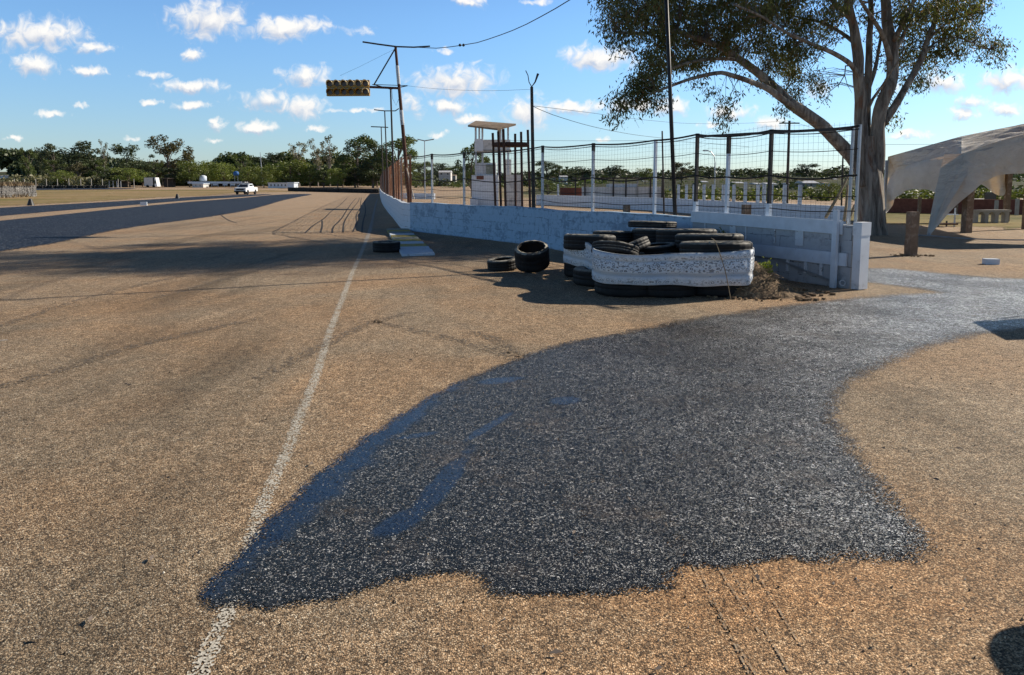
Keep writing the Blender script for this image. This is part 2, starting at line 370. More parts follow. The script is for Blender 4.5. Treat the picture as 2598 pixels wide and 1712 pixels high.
def grass_mat(name='dry_grass_field', a=(.10,.115,.03), b=(.30,.215,.11), d=(.045,.06,.02)):
    q = NT(name); nz = q.noise(.09, 7, .7, q.mapping((.25, 1, 1))); n2 = q.noise(.25, 8, .75, q.mapping((.25, 1, 1)))
    c = q.mix(q.map(nz.outputs['Fac'], .40, .54), c4(a), c4(b)); c = q.mix(q.map(n2.outputs['Fac'], .50, .72, 0, .8), c, c4(d))
    return q.pbr(c, .95, q.bump(n2.outputs['Fac'], .5, .2), .1, 0, edge_alpha(q, 3., 1.4))
def mark_mat(name, col, keep=.5, cell=80, rough=.8, bright=None):
    q = NT(name); v = q.vor(cell); sep = q.n('ShaderNodeSeparateColor', {0: v.outputs['Color']}); nz = q.noise(6, 6, .75)
    at = q.n('ShaderNodeAttribute', attribute_name='edge').outputs['Fac']
    e = q.math('ADD', q.math('MULTIPLY', nz.outputs['Fac'], 1.1), q.math('MULTIPLY', sep.outputs[0], .75))
    e = q.math('ADD', e, q.math('MULTIPLY', at, .5)); al = q.math('GREATER_THAN', e, 1.62 - keep*.8)
    c = q.mix(sep.outputs[1], c4(col), c4(bright or tuple(x*.75 for x in col)))
    return q.pbr(c, rough, q.bump(v.outputs['Distance'], .4, .004), .3, 0, al)
def wall_mat(name, paint=(.35, .49, .64), worn=(.13, .20, .29), amt=.62):  # default paint tint carries the blue skylit shade of a white wall
    q = NT(name); uv = q.co.outputs['UV']
    wob = q.noise(3, 4, .6, uv); wv = q.n('ShaderNodeVectorMath', {0: wob.outputs['Color'], 1: (.10, .06, 0)}, operation='MULTIPLY').outputs[0]
    wv = q.n('ShaderNodeVectorMath', {0: wv, 1: uv}, operation='ADD').outputs[0]
    b = q.n('ShaderNodeTexBrick', {'Vector': wv, 'Color1': (1,1,1,1), 'Color2': (0,0,0,1), 'Mortar': (.5,.5,.5,1), 'Scale': 1., 'Mortar Size': .010, 'Mortar Smooth': .5, 'Brick Width': .40, 'Row Height': .2})
    n1 = q.noise(2.1, 8, .7, uv); n2 = q.noise(11, 6, .7, uv); st = q.noise(1., 6, .65, q.mapping((9, .7, 1), vec=uv))
    c = q.mix(q.map(n2.outputs['Fac'], .3, .7, 0, .35), c4(paint), c4(tuple(x*.7 for x in paint)))
    sep = q.n('ShaderNodeSeparateColor', {0: b.outputs['Color']})
    flake = q.math('ADD', q.math('MULTIPLY', n1.outputs['Fac'], 1.), q.math('MULTIPLY', n2.outputs['Fac'], .6))
    flake = q.math('ADD', flake, q.math('MULTIPLY', q.math('SUBTRACT', sep.outputs[0], .5), .10))
    c = q.mix(q.math('MULTIPLY', q.map(flake, 1.0-amt*.3, 1.10-amt*.3, 0, 1), .62), c, c4(worn))
    c = q.mix(q.math('MULTIPLY', q.map(st.outputs['Fac'], .52, .75, 0, 1), .35), c, c4(tuple(x*.6 for x in paint)))
    uvs = q.n('ShaderNodeSeparateXYZ', {0: uv})
    foot = q.math('ADD', uvs.outputs[1], q.math('MULTIPLY', n1.outputs['Fac'], .25)); c = q.mix(q.map(foot, .13, .20, .8, 0), c, c4((.15, .12, .095)))
    mort = q.math('MULTIPLY', b.outputs['Fac'], q.map(q.noise(4.3, 5, .7, uv).outputs['Fac'], .47, .60, .04, 1))
    c = q.mix(q.math('MULTIPLY', mort, .85), c, c4(tuple(x*.25 for x in paint)))
    h = q.math('ADD', q.math('MULTIPLY', mort, -.8), q.math('MULTIPLY', n2.outputs['Fac'], .5))
    return q.pbr(c, .8, q.bump(h, .5, .012), .25)
def belt_mat():
    q = NT('white_painted_tread_band'); uv = q.co.outputs['UV']; s_ = q.n('ShaderNodeSeparateXYZ', {0: uv}); v = s_.outputs[1]
    wn = q.noise(5, 4, .6, uv)
    sv_ = q.n('ShaderNodeVectorMath', {0: q.n('ShaderNodeVectorMath', {0: wn.outputs['Color'], 1: (.07, .06, 0)}, operation='MULTIPLY').outputs[0], 1: uv}, operation='ADD').outputs[0]
    vo = q.vor(15.5, q.mapping((1, .60, 1), vec=sv_), rnd=.6); d = vo.outputs['Distance']
    ringm = q.math('ADD', q.math('MULTIPLY', q.map(d, .22, .30), q.map(d, .44, .34)), q.math('MULTIPLY', q.map(d, .62, .72), .8))
    n1 = q.noise(7, 5, .7, uv); n2 = q.noise(1.6, 5, .6, uv)
    rows = q.ramp(v, [(0, (0,0,0)), (.10, (1,1,1)), (.20, (.2,.2,.2)), (.27, (0,0,0)), (.38, (0,0,0)), (.42, (1,1,1)), (.74, (1,1,1)), (.77, (0,0,0)), (.82, (1,1,1)), (.93, (.2,.2,.2))])
    rows = q.n('ShaderNodeSeparateColor', {0: rows}).outputs[0]
    rm = q.math('MULTIPLY', q.math('MULTIPLY', ringm, rows), q.map(n1.outputs['Fac'], .34, .46, .1, 1))
    c = q.mix(q.map(n2.outputs['Fac'], .4, .62), c4((.72, .72, .72)), c4((.54, .63, .74)))
    c = q.mix(q.math('MULTIPLY', q.map(n1.outputs['Fac'], .55, .75), .5), c, c4((.30, .30, .31)))
    band = q.ramp(v, [(0, (1,1,1)), (.24, (.9,.9,.9)), (.29, (.62,.62,.62)), (.36, (.68,.68,.68)), (.41, (1,1,1)), (.73, (1,1,1)), (.77, (.68,.68,.68)), (.81, (1,1,1)), (.97, (.9,.9,.9)), (1., (.6,.6,.6))])
    c = q.mix(1., c, band, 'MULTIPLY'); c = q.mix(q.math('MULTIPLY', rm, .85), c, c4((.06, .06, .065)))
    chip = q.noise(26, 3, .6, uv); c = q.mix(q.map(chip.outputs['Fac'], .66, .70), c, c4((.05, .05, .05)))
    h = q.math('ADD', q.math('MULTIPLY', rm, -1.), q.math('MULTIPLY', q.n('ShaderNodeSeparateColor', {0: band}).outputs[0], 1.2))
    return q.pbr(c, .7, q.bump(h, .7, .012), .3)
def rubber_mat(name='dusty_tyre_rubber', dust=.85):
    q = NT(name); g = q.n('ShaderNodeNewGeometry'); s_ = q.n('ShaderNodeSeparateXYZ', {0: g.outputs['Normal']})
    n1 = q.noise(8, 6, .7); f = q.math('MULTIPLY', q.map(s_.outputs[2], .30, .85), q.map(n1.outputs['Fac'], .3, .62, .2, 1))
    c = q.mix(q.math('MULTIPLY', f, dust), q.mix(q.map(n1.outputs['Fac'], .35, .7), c4((.007,.007,.008)), c4((.024,.023,.023))), c4((.34, .32, .28)))
    return q.pbr(c, q.map(n1.outputs['Fac'], .3, .7, .5, .85), q.bump(n1.outputs['Fac'], .3, .01), .2)
def leaf_mat(name, a, b, tr=.25, br=None):
    q = NT(name); g = q.n('ShaderNodeNewGeometry'); oi = q.n('ShaderNodeObjectInfo')
    rp = g.outputs['Random Per Island']; nz = q.noise(.9, 3, .5)
    c = q.mix(rp, c4(a), c4(b)); c = q.mix(q.map(nz.outputs['Fac'], .3, .7, 0, .8), c, q.mix(.5, c4(b), c4((.12, .12, .035))))
    if br: c = q.mix(q.math('GREATER_THAN', rp, .9), c, c4(br))
    c = q.mix(1., c, q.map(oi.outputs['Random'], 0, 1, .75, 1.2), 'MULTIPLY')
    d = q.n('ShaderNodeBsdfPrincipled', {'Base Color': c, 'Roughness': .55, 'Specular IOR Level': .35})
    t = q.n('ShaderNodeBsdfTranslucent', {0: q.mix(1., c, c4((1.3, 1.35, .6)), 'MULTIPLY')})
    s_ = q.n('ShaderNodeMixShader', {0: tr, 1: d.outputs[0], 2: t.outputs[0]}); q.t.links.new(s_.outputs[0], q.out.inputs[0]); return q.m
def bark_mat():
    q = NT('gum_bark'); vm = q.mapping((5, 5, .55)); n1 = q.noise(1., 8, .7, vm, .6); n2 = q.noise(2.2, 5, .6, q.mapping((3, 3, .5)), .4)
    c = q.mix(q.map(n1.outputs['Fac'], .38, .62), c4((.075, .062, .053)), c4((.31, .275, .235)))
    c = q.mix(q.map(n2.outputs['Fac'], .56, .66, 0, .75), c, c4((.17, .085, .05)))
    c = q.mix(q.map(n2.outputs['Fac'], .40, .30, 0, .6), c, c4((.32, .30, .28)))
    return q.pbr(c, .85, q.bump(n1.outputs['Fac'], .9, .05), .2)
def tent_mat():
    q = NT('tent_canvas'); nz = q.noise(1.3, 6, .6, q.mapping((1, 1, 3))); n2 = q.noise(.8, 4, .5)
    cr = q.noise(2.4, 5, .6, q.mapping((.5, 1.6, 2.2), (0, 0, R(25))), 1.2)
    c = q.mix(q.map(nz.outputs['Fac'], .3, .7), c4((.52, .50, .46)), c4((.62, .60, .55)))
    c = q.mix(q.map(n2.outputs['Fac'], .55, .75, 0, .4), c, c4((.42, .40, .36)))
    b = q.n('ShaderNodeBsdfPrincipled', {'Base Color': c, 'Roughness': .65, 'Specular IOR Level': .3, 'Normal': q.bump(cr.outputs['Fac'], .6, .16)})
    t = q.n('ShaderNodeBsdfTranslucent', {0: (.62, .38, .18, 1)}); s_ = q.n('ShaderNodeMixShader', {0: .16, 1: b.outputs[0], 2: t.outputs[0]})
    q.t.links.new(s_.outputs[0], q.out.inputs[0]); return q.m

M = dict(
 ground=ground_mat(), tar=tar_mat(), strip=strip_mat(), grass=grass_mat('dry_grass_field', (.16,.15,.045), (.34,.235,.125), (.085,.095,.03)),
 grass2=grass_mat('green_verge_grass', (.115,.12,.035), (.24,.19,.08), (.07,.085,.025)),
 line=mark_mat('worn_white_paint', (.62,.58,.50), .26, 120, bright=(.40,.36,.29)), linef=mark_mat('thin_shaded_white_paint', (.40,.37,.33), .5, 30),
 seam=mark_mat('tar_seam', (.035,.03,.027), 1.0, 12), rut=mark_mat('pressed_tyre_rut', (.36,.27,.18), .26, 110),
 skid=mark_mat('rubber_skid', (.19,.15,.11), .02, 60),
 wall=wall_mat('whitewashed_block_wall'), wall_l=wall_mat('plain_whitewash', (.64, .69, .76), (.42, .43, .45), .12),
 wall_g=wall_mat('grey_white_masonry', (.60, .58, .56), (.36, .35, .34), .2),
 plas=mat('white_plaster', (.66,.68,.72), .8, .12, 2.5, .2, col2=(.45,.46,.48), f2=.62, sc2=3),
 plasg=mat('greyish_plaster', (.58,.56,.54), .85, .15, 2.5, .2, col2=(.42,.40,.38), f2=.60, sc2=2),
 white=mat('white_paint', (.56,.62,.70), .55, .12, 6, .1, col2=(.34,.34,.34), f2=.68, sc2=7),
 whitep=mat('peeling_white_post_paint', (.55,.58,.62), .6, .15, 9, .15, col2=(.14,.12,.11), f2=.60, sc2=9),
 conc=mat('concrete', (.32,.305,.28), .85, .2, 5, .3), brown=mat('rusty_pipe', (.085,.038,.026), .8, .4, 6, .3, col2=(.16,.07,.035), f2=.6, sc2=8),
 rust=mat('rust_mesh', (.22,.095,.05), .85, .35, 4, .3, col2=(.42,.33,.25), f2=.62, sc2=3),
 black=mat('black_metal', (.018,.018,.02), .5, .3, 6, .1), dark=mat('dark_iron', (.045,.038,.034), .65, .3, 5, .2, col2=(.12,.06,.04), f2=.62, sc2=6),
 steel=mat('galvanised_steel', (.35,.36,.38), .45, .15, 8, .1, .5, .5), wood=mat('grey_brown_timber', (.17,.12,.085), .9, .3, 9, .5, col2=(.28,.22,.17), f2=.56, sc2=5),
 slab=mat('weathered_roof_slab', (.24,.18,.13), .85, .3, 3, .2), yellow=mat('ochre_signal_housing', (.34,.19,.03), .5, .25, 6, .15, .4),
 lit_visor=mat('sunlit_gold_visor', (.85,.68,.40), .45, .1, 6, .1, .4), lens=mat('dark_lens', (.035,.015,.008), .35, .2, 6, 0, .6),
 brick=mat('red_brown_masonry', (.17,.065,.045), .9, .3, 6, .4), redp=mat('red_paint', (.35,.05,.03), .5), cable=mat('black_cable', (.012,.012,.013), .5, .1, 6, 0),
 rubber=rubber_mat(), belt=belt_mat(), tent=tent_mat(), bark=bark_mat(), bark2=mat('far_bark', (.15,.12,.10), .9, .25, 2, .2),
 barkp=mat('pale_far_bark', (.34,.30,.26), .9, .25, 2, .2),
 leaf=leaf_mat('gum_leaf', (.050,.066,.026), (.145,.152,.056), .32, (.20,.11,.05)),
 lf_dark=leaf_mat('dark_far_foliage', (.026,.046,.028), (.058,.082,.040), .15), lf_mid=leaf_mat('mid_far_foliage', (.050,.080,.026), (.115,.150,.044), .2),
 lf_lite=leaf_mat('bright_far_foliage', (.085,.13,.026), (.19,.22,.055), .25), lf_grey=leaf_mat('greyish_far_foliage', (.10,.11,.065), (.20,.18,.115), .2),
 lf_brn=leaf_mat('brownish_far_foliage', (.06,.05,.03), (.13,.115,.055), .15), dirt=mat('loose_soil', (.13,.085,.05), .95, .5, 14, 1., col2=(.30,.21,.12), f2=.56, sc2=22),
 straw=mat('dead_roots', (.24,.18,.11), .9, .4, 12, .3), glass=mat('dark_glass', (.03,.035,.045), .1, .1, 5, 0, .6), car=mat('white_car_paint', (.75,.76,.77), .25, .05, 3, 0, .5),
 blue=mat('blue_sheet', (.03,.12,.34), .6), sidew=mat('dusty_pale_sidewall', (.085,.08,.072), .9, .3, 10, .3, col2=(.34,.32,.27), f2=.50, sc2=7),
 roof=mat('pale_roof_sheet', (.52,.52,.53), .5, .15, 3, .1), kyel=mat('yellow_kerb_paint', (.42,.33,.07), .75, .3, 8, .3, col2=(.22,.21,.19), f2=.58, sc2=8),
 kwhi=mat('white_kerb_paint', (.55,.60,.66), .75, .2, 8, .3, col2=(.30,.31,.32), f2=.62, sc2=8), kgrn=mat('faded_green_grey_kerb', (.22,.24,.20), .8, .3, 8, .3, col2=(.36,.36,.33), f2=.56, sc2=7),
 stone=mat('loose_chips', (.30,.23,.16), .9, .5, 40, .3), hillg=None)

# ------------------------------------------------------------------ the land
def land():
    ys = list(np.concatenate([np.linspace(-14, 40, 28), np.linspace(44, 130, 20), np.geomspace(140, 3200, 46)]))
    xs0 = np.concatenate([-np.geomspace(2600, 6, 46), np.linspace(-4, 4, 5), np.geomspace(6, 2600, 46)])
    mb = MB(); nx = len(xs0); vs = []
    for y in ys:
        for x in xs0: vs.append((x, y, ZG(x, y) - 5*sst(262, 300, y) - (3*sst(126, 150, y)*(1-sst(262, 300, y)) if x > 6+.02*y else 0)))
    fs = [(j*nx+i, j*nx+i+1, (j+1)*nx+i+1, (j+1)*nx+i) for j in range(len(ys)-1) for i in range(nx-1)]
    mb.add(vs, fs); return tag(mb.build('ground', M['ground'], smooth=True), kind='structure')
land()
def hills():
    q = NT('scrub_hillside'); n1 = q.noise(.02, 8, .65, q.mapping((.5, 1.2, 1))); n2 = q.noise(.12, 8, .7)
    c = q.ramp(n1.outputs['Fac'], [(.3, (.03,.04,.02)), (.5, (.055,.06,.025)), (.66, (.10,.08,.045)), (.8, (.035,.045,.022))])
    c = q.mix(1., c, q.map(n2.outputs['Fac'], .3, .7, .5, 1.4), 'MULTIPLY')
    m_ = q.pbr(c, .95, q.bump(n2.outputs['Fac'], .6, 1.), .1)
    xs = list(np.linspace(-900, 900, 120)); ys = list(np.concatenate([np.linspace(100, 420, 40), np.linspace(440, 1500, 40)]))
    def z(x, y):
        h = ZG(x, y)
        lim = .05 + 0.0*x
        s1 = sst(236, 262, y) if x < 4 + .02*y else sst(102, 124, y)
        h += -0.6 + .9*s1
        h += 8*sst(320, 620, y)*math.exp(-((x+330)/150)**2) + 2.*sst(380, 700, y)*(.5+.5*math.sin(x*.013+2))*sst(-60, 60, x+40)
        h += .9*s1*mnoise.noise(Vector((x*.02, y*.02, 0)))
        return h
    mb = MB(); nx = len(xs)
    mb.add([(x, y, z(x, y)) for y in ys for x in xs], [(j*nx+i, j*nx+i+1, (j+1)*nx+i+1, (j+1)*nx+i) for j in range(len(ys)-1) for i in range(nx-1)])
    tag(mb.build('hillside', m_, smooth=True), kind='structure'); return z
HZ = hills()

def sheet(name, pts, matl, dz, fr=.12, step=.25, kind='structure', label=None, drape=False):
    """flat sheet with a ragged fringe: vertex attribute edge runs 0 to 1 over the fringe"""
    P = cat_rom([Vector((p[0], p[1], 0)) for p in pts] + [Vector((pts[0][0], pts[0][1], 0))], step)[:-1]
    Q = [P[0]]
    for p in P[1:]:
        if (p-Q[-1]).length > step*.3: Q.append(p)
    P = Q; n = len(P)
    area = sum(P[i].x*P[(i+1)%n].y - P[(i+1)%n].x*P[i].y for i in range(n)); sg = 1 if area > 0 else -1
    if callable(fr): fw = [fr(p) for p in P]
    else: fw = [fr]*n
    outer, inner = [], []
    for i in range(n):
        t = (P[(i+1)%n]-P[i-1]).normalized(); nr = Vector((t.y, -t.x, 0))*sg
        outer.append(P[i] + nr*fw[i]); inner.append(P[i] - nr*fw[i])
    from mathutils.geometry import tessellate_polygon
    tris = tessellate_polygon([inner])
    vs = [(p.x, p.y, ZG(p.x, p.y)+dz) for p in outer] + [(p.x, p.y, ZG(p.x, p.y)+dz) for p in inner]
    fs = [(i, (i+1)%n, n+(i+1)%n, n+i) for i in range(n)] + [tuple(n+k for k in t) for t in tris]
    mb = MB().add(vs, fs); o = mb.build(name, matl)
    me = o.data; at = me.attributes.new('edge', 'FLOAT', 'POINT'); at.data.foreach_set('value', [0.]*n + [1.]*n)
    import bmesh
    bm = bmesh.new(); bm.from_mesh(me); bmesh.ops.recalc_face_normals(bm, faces=bm.faces)
    if sum(f.normal.z*f.calc_area() for f in bm.faces) < 0: bmesh.ops.reverse_faces(bm, faces=bm.faces)
    bm.to_mesh(me); bm.free()
    tag(o, label, None, None, kind); return o
def ribbon(name, pts, w, matl, dz, kind='structure', step=.4, one=None):
    P = cat_rom([Vector((p[0], p[1], 0)) for p in pts], step); mb = one or MB(); vs = []; n = len(P)
    for i, p in enumerate(P):
        t = (P[min(i+1, n-1)]-P[max(i-1, 0)]).normalized(); nr = Vector((-t.y, t.x, 0)); ww = w(i/(n-1)) if callable(w) else w
        for k in (-1, -.4, .4, 1): a = p + nr*k*ww/2; vs.append((a.x, a.y, ZG(a.x, a.y)+dz))
    mb.add(vs, [(4*i+k+1, 4*i+k, 4*i+4+k, 4*i+5+k) for i in range(n-1) for k in range(3)])
    if one is not None: return one
    return rib_build(mb, name, matl, kind)
def rib_build(mb, name, matl, kind='structure'):
    o = mb.build(name, matl); at = o.data.attributes.new('edge', 'FLOAT', 'POINT')
    at.data.foreach_set('value', [(0., 1., 1., 0.)[i % 4] for i in range(len(mb.v))]); return tag(o, kind=kind)
def GD(L_): return [G(x*K, y*K) for x, y in L_]

TARP = [(475,1388),(500,1355),(560,1290),(620,1225),(680,1165),(735,1110),(790,1070),(850,1020),(920,975),(1000,925),(1080,885),(1170,850),(1260,815),(1330,795),
 (1420,780),(1500,765),(1600,745),(1700,730),(1800,715),(1900,703),(2000,693),(2100,685),(2185,680),(2120,668),(2040,658),(1985,648),(1990,628),(2050,624),(2130,630),(2210,638),(2300,645),(2379,649),
 (2560,655),(2700,700),(2600,745),(2379,760),(2290,772),(2200,790),(2120,815),(2050,845),(1980,878),(1945,912),(1935,950),(1945,995),(1975,1045),(2010,1090),(2060,1150),(2110,1210),(2150,1258),(2120,1290),
 (2050,1298),(1990,1290),(1900,1298),(1830,1290),(1760,1308),(1700,1318),(1600,1312),(1570,1330),(1540,1368),(1450,1375),(1330,1383),(1200,1380),(1140,1375),(1125,1342),(1080,1326),(1000,1332),
 (930,1345),(850,1370),(780,1393),(700,1403),(640,1412),(570,1400),(530,1408),(492,1413)]
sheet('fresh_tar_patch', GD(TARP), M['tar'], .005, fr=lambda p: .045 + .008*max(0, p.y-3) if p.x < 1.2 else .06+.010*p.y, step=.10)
ribbon('road_marking', GD([(440,1640),(462,1568),(500,1480),(535,1405),(575,1290),(612,1170),(660,1065),(700,960),(735,870),(765,775),(797,690),(820,630),(837,592),(850,560)]), lambda t: .10+.045*t, M['line'], .0025, step=.08)
ribbon('road_marking', GD([(850,560),(862,525),(872,478),(877,462)]), .16, M['linef'], .004, step=1.)  # far paint colour lowered for the shadow lying over this stretch
ribbon('road_marking', GD([(-20,793),(18,790)]), .06, M['linef'], .004)
def GS(L_): return [G(x, y) for x, y in L_]
sheet('tarred_track_strip', GS([(-700,735),(-300,680),(0,637),(132,618),(323,578),(529,550),(640,530),(718,508),(760,499),(790,493),(760,492),(700,494),(618,501.5),(480,512),(323,527),(160,544),(0,560),(-300,592),(-700,625)]), M['strip'], .006, fr=.2, step=1.2)
sheet('tarred_track_strip', GS([(-700,605),(-300,574),(0,548),(160,534),(323,521),(480,508),(618,499),(690,492.5),(612,494),(500,499),(397,505),(200,516),(0,527),(-300,545),(-700,570)]), M['strip'], .006, fr=.25, step=1.5)
sheet('grass_field', GS([(-700,562),(-300,540),(0,522),(200,512),(400,500),(520,496),(600,489),(760,486),(700,483),(600,481),(300,481),(0,482),(-700,486)]), M['grass'], .012, fr=1.2, step=3., kind='stuff')
sheet('far_track_loop', GS([(60,482.5),(200,481.0),(320,480),(330,477.6),(200,477.5),(90,478.5)]), M['strip'], .03, fr=.8, step=3.)
sheet('grass_verge', [G(2150,560), G(2240,566), G(2330,570), G(2450,574), G(2598,577), G(2800,582), Vector((60,30,0)), Vector((60,50,0)), Vector((18,50,0))], M['grass2'], .006, fr=.8, step=1., kind='stuff')
# wandering tar seams, ruts and skids
mb = MB()
for ln in ([(775,591),(800,570),(820,555),(845,535),(862,520),(876,508),(885,501)], [(843,591),(850,575),(868,553),(885,530),(898,512),(905,502)],
           [(868,589),(876,565),(886,545),(897,525),(906,510),(911,501)], [(896,588),(901,565),(908,545),(912,525),(917,510),(920,501)], [(921,590),(923,560),(925,535),(928,512),(930,501)],
           [(812,590),(818,575),(817,560)], [(700,588),(775,592),(840,590),(920,592)], [(590,574),(640,570),(700,562)], [(560,545),(580,558),(600,566)]):
    g = []
    for (x, y) in ln: p = G(x, y); g.append(p + Vector((random.uniform(-.04, .04)*p.y/20, 0, 0)))
    one = ribbon('', g, lambda t: .065, None, .005, step=.7, one=mb)
rib_build(mb, 'tar_seams', M['seam'])
mb = MB()
for a, b in (((1605,1308),(1690,1470)), ((1650,1395),(1775,1600)), ((1662,1310),(1770,1480)), ((1690,1310),(1830,1560)), ((1745,1312),(1860,1500)), ((1620,1310),(1740,1568))):
    n = 7; pts = [G((a[0]+(b[0]-a[0])*i/n)*K + random.uniform(-2, 2), (a[1]+(b[1]-a[1])*i/n)*K) for i in range(n+1)]
    ribbon('', pts, .011, None, .004, step=.05, one=mb)
rib_build(mb, 'tyre_ruts', M['rut'])
mb = MB()
for ln in ([(330,700),(480,660),(620,622),(700,600)], [(0,760),(160,705),(300,668),(430,640)], [(600,880),(840,760),(960,725)], [(860,745),(1000,775),(1150,815),(1230,850)], [(0,900),(170,850),(330,800),(600,740)],
           [(1100,770),(1150,790),(1240,845)]):
    ribbon('', GD(ln), .30, None, .004, step=.2, one=mb)
rib_build(mb, 'skid_marks', M['skid'])
# loose chips lying on the ground near the camera
def chips():
    P = []; n = 5200
    for _ in range(n//6):
        y = 1.9 + (random.random()**1.7)*12; x = random.uniform(-.75, .75)*y + random.uniform(-.2, .2)
        s = random.uniform(.002, .0045)*(1 + .05*y); a = random.uniform(0, 6.28); t = random.uniform(.5, .9)
        c, s_ = math.cos(a)*s, math.sin(a)*s
        top = [(x+c*.6, y+s_*.6, s*t), (x-s_*.5, y+c*.5, s*t*.8), (x-c*.6, y-s_*.6, s*t*.9), (x+s_*.5, y-c*.5, s*t)]
        bot = [(x+c, y+s_, .001), (x-s_, y+c, .001), (x-c, y-s_, .001), (x+s_, y-c, .001)]
        z0 = .005
        top = [(a_, b_, c_+z0) for a_, b_, c_ in top]; P.append(top)
        for k in range(4): P.append([bot[k], bot[(k+1)%4], top[(k+1)%4], top[k]])
    q = NT('scattered_chips'); g = q.n('ShaderNodeNewGeometry'); w = q.n('ShaderNodeTexWhiteNoise', {0: q.n('ShaderNodeVectorMath', {0: q.co.outputs['Object'], 1: (.05,.05,1)}, operation='SNAP').outputs[0]})
    tag(quads('loose_chips', P, q.pbr(q.ramp(w.outputs['Value'], TAN), .9, None, .2)), kind='stuff')
chips()

# ------------------------------------------------------------------ block wall along the track
WL = [G(963,490.5), G(968,512), G(982,535), G(997,553), G(1012,573), G(1023,583), G(1041,586), G(1094,592), G(1210,605), G(1357,623), G(1428,637)]
WEND = G(2183, 737)
a_, b_ = WL[-1], WEND
WL += [a_.lerp(b_, t) + Vector((.10, .10, 0))*math.sin(math.pi*t) for t in (.2, .4, .6, .8)] + [b_]
WP = cat_rom([Vector((p.x, p.y, 0)) for p in WL], 1.0)
def wall_len():
    s = [0.]
    for i in range(1, len(WP)): s.append(s[-1] + (WP[i]-WP[i-1]).length)
    return s
WS = wall_len(); WH = 1.0; WT = .2
def wat(s):                              # point and back-side normal at arc length s
    s = max(0, min(WS[-1]-1e-4, s)); i = int(np.searchsorted(WS, s)) - 1; i = max(0, min(len(WP)-2, i))
    t = (s-WS[i])/(WS[i+1]-WS[i]); d = (WP[i+1]-WP[i]).normalized(); return WP[i].lerp(WP[i+1], t), Vector((-d.y, d.x, 0)), d
def wall_s(px, z=WH):                    # arc length whose wall top is seen in column px
    best = None
    for i in range(0, 4000):
        s = WS[-1]*i/3999; p, n, d = wat(s); e = abs(proj(p + n*WT/2 + Vector((0,0,z)))[0]-px)
        if best is None or e < best[0]: best = (e, s)
    return best[1]
SCOR = min(WS, key=lambda s: abs(proj(wat(s)[0])[0]-1041) + (0 if s > WS[5] else 5))
def wallseg(s0, s1, h0, h1, step=1., thick=WT):
    mb = MB(); n = max(2, int((s1-s0)/step)); uv = []; vs = []
    for i in range(n+1):
        s = s0 + (s1-s0)*i/n; p, nr, d = wat(s); h = h0(s) if callable(h0) else h0
        zb = ZG(p.x, p.y) - .05; zt = ZG(p.x, p.y) + h
        for q_ in ((p, zb), (p, zt), (p + nr*thick, zt), (p + nr*thick, zb)): vs.append((q_[0].x, q_[0].y, q_[1]))
    fs = []
    for i in range(n):
        a = s0 + (s1-s0)*i/n; b = s0 + (s1-s0)*(i+1)/n; o = 4*i
        for k, (va, vb) in enumerate(((0, WH), (1., 1.2), (WH, 0))):
            fs.append((o+k, o+4+k, o+5+k, o+1+k)); uv.append(((a, va), (b, va), (b, vb), (a, vb)))
    e = 4*n; fs += [(0, 1, 2, 3), (e+3, e+2, e+1, e)]; uv += [((0,0),(0,1),(.2,1),(.2,0)), ((.2,0),(.2,1),(0,1),(0,0))]
    mb.add(vs, fs); mb.uv = uv; return mb
pw = thing('block_wall', 'long low whitewashed block wall bordering the track, flaking paint tinted shade-blue, boards at its near end', 'wall', wat(SCOR)[0])
S_B = wall_s(1766); S_E = WS[-1]
wallseg(0, SCOR, lambda s: .97 + .02*math.sin(s*.7), 0).build('far_wall_run', M['wall_l'], pw)
wallseg(SCOR, S_B, lambda s: .985 + .012*math.sin(s*1.3) + .006*math.sin(s*4.1), 0, .35).build('near_wall_run', M['wall'], pw)
M['wall_e'] = wall_mat('pale_end_blockwork', (.40, .42, .45), (.24, .24, .25), .45)
wallseg(S_B+.005, S_E-.19, .975, 0, .35).build('boarded_wall_run', M['wall_e'], pw)
def on_wall(s, z, off=0.): p, n, d = wat(s); return Vector((p.x, p.y, 0)) - n*off + Vector((0, 0, z))
mb = MB()
n = 12
for i in range(n): mb.beam(on_wall(S_B+(S_E-.35-S_B)*i/n, .985-.004*i, .03), on_wall(S_B+(S_E-.35-S_B)*(i+1)/n+.004, .985-.004*(i+1), .03), .035+.002*(i%2), .21)
mb.build('board', M['white'], pw)
mb = MB(); s0 = wall_s(1835, .5)
for i in range(n): mb.beam(on_wall(s0+(S_E-.25-s0)*i/n, .47-.002*i, .03), on_wall(s0+(S_E-.25-s0)*(i+1)/n+.004, .47-.002*(i+1), .03), .035+.002*(i%2), .20)
mb.build('board', M['white'], pw)
MB().beam(on_wall(wall_s(1985, .35), .34, .03), on_wall(S_E-.38, .06, .05), .02, .03).build('brace', M['steel'], pw)
for px in (2009, 2058, 2095):
    s = wall_s(px, .2); MB().box(on_wall(s, .26, .02), (.05, .03, .2), math.atan2(wat(s)[2].y, wat(s)[2].x)).build('strut', M['whitep'], pw)
for px, w_, hh in ((1905, .02, .30), (1975, .02, .26), (2040, .16, .26), (1800, .03, .3), (1870, .14, .25)):
    s = wall_s(px, .7); MB().box(on_wall(s, .73, .012), (w_, .02, hh), math.atan2(wat(s)[2].y, wat(s)[2].x)).build('batten', M['whitep'], pw)
p_, n_, d_ = wat(S_E-.1)
MB().box(p_ + n_*.10 + Vector((0,0,.505)), (.13, .22, .99), math.atan2(d_.y, d_.x)+R(4)).build('end_pillar', M['plas'], pw)
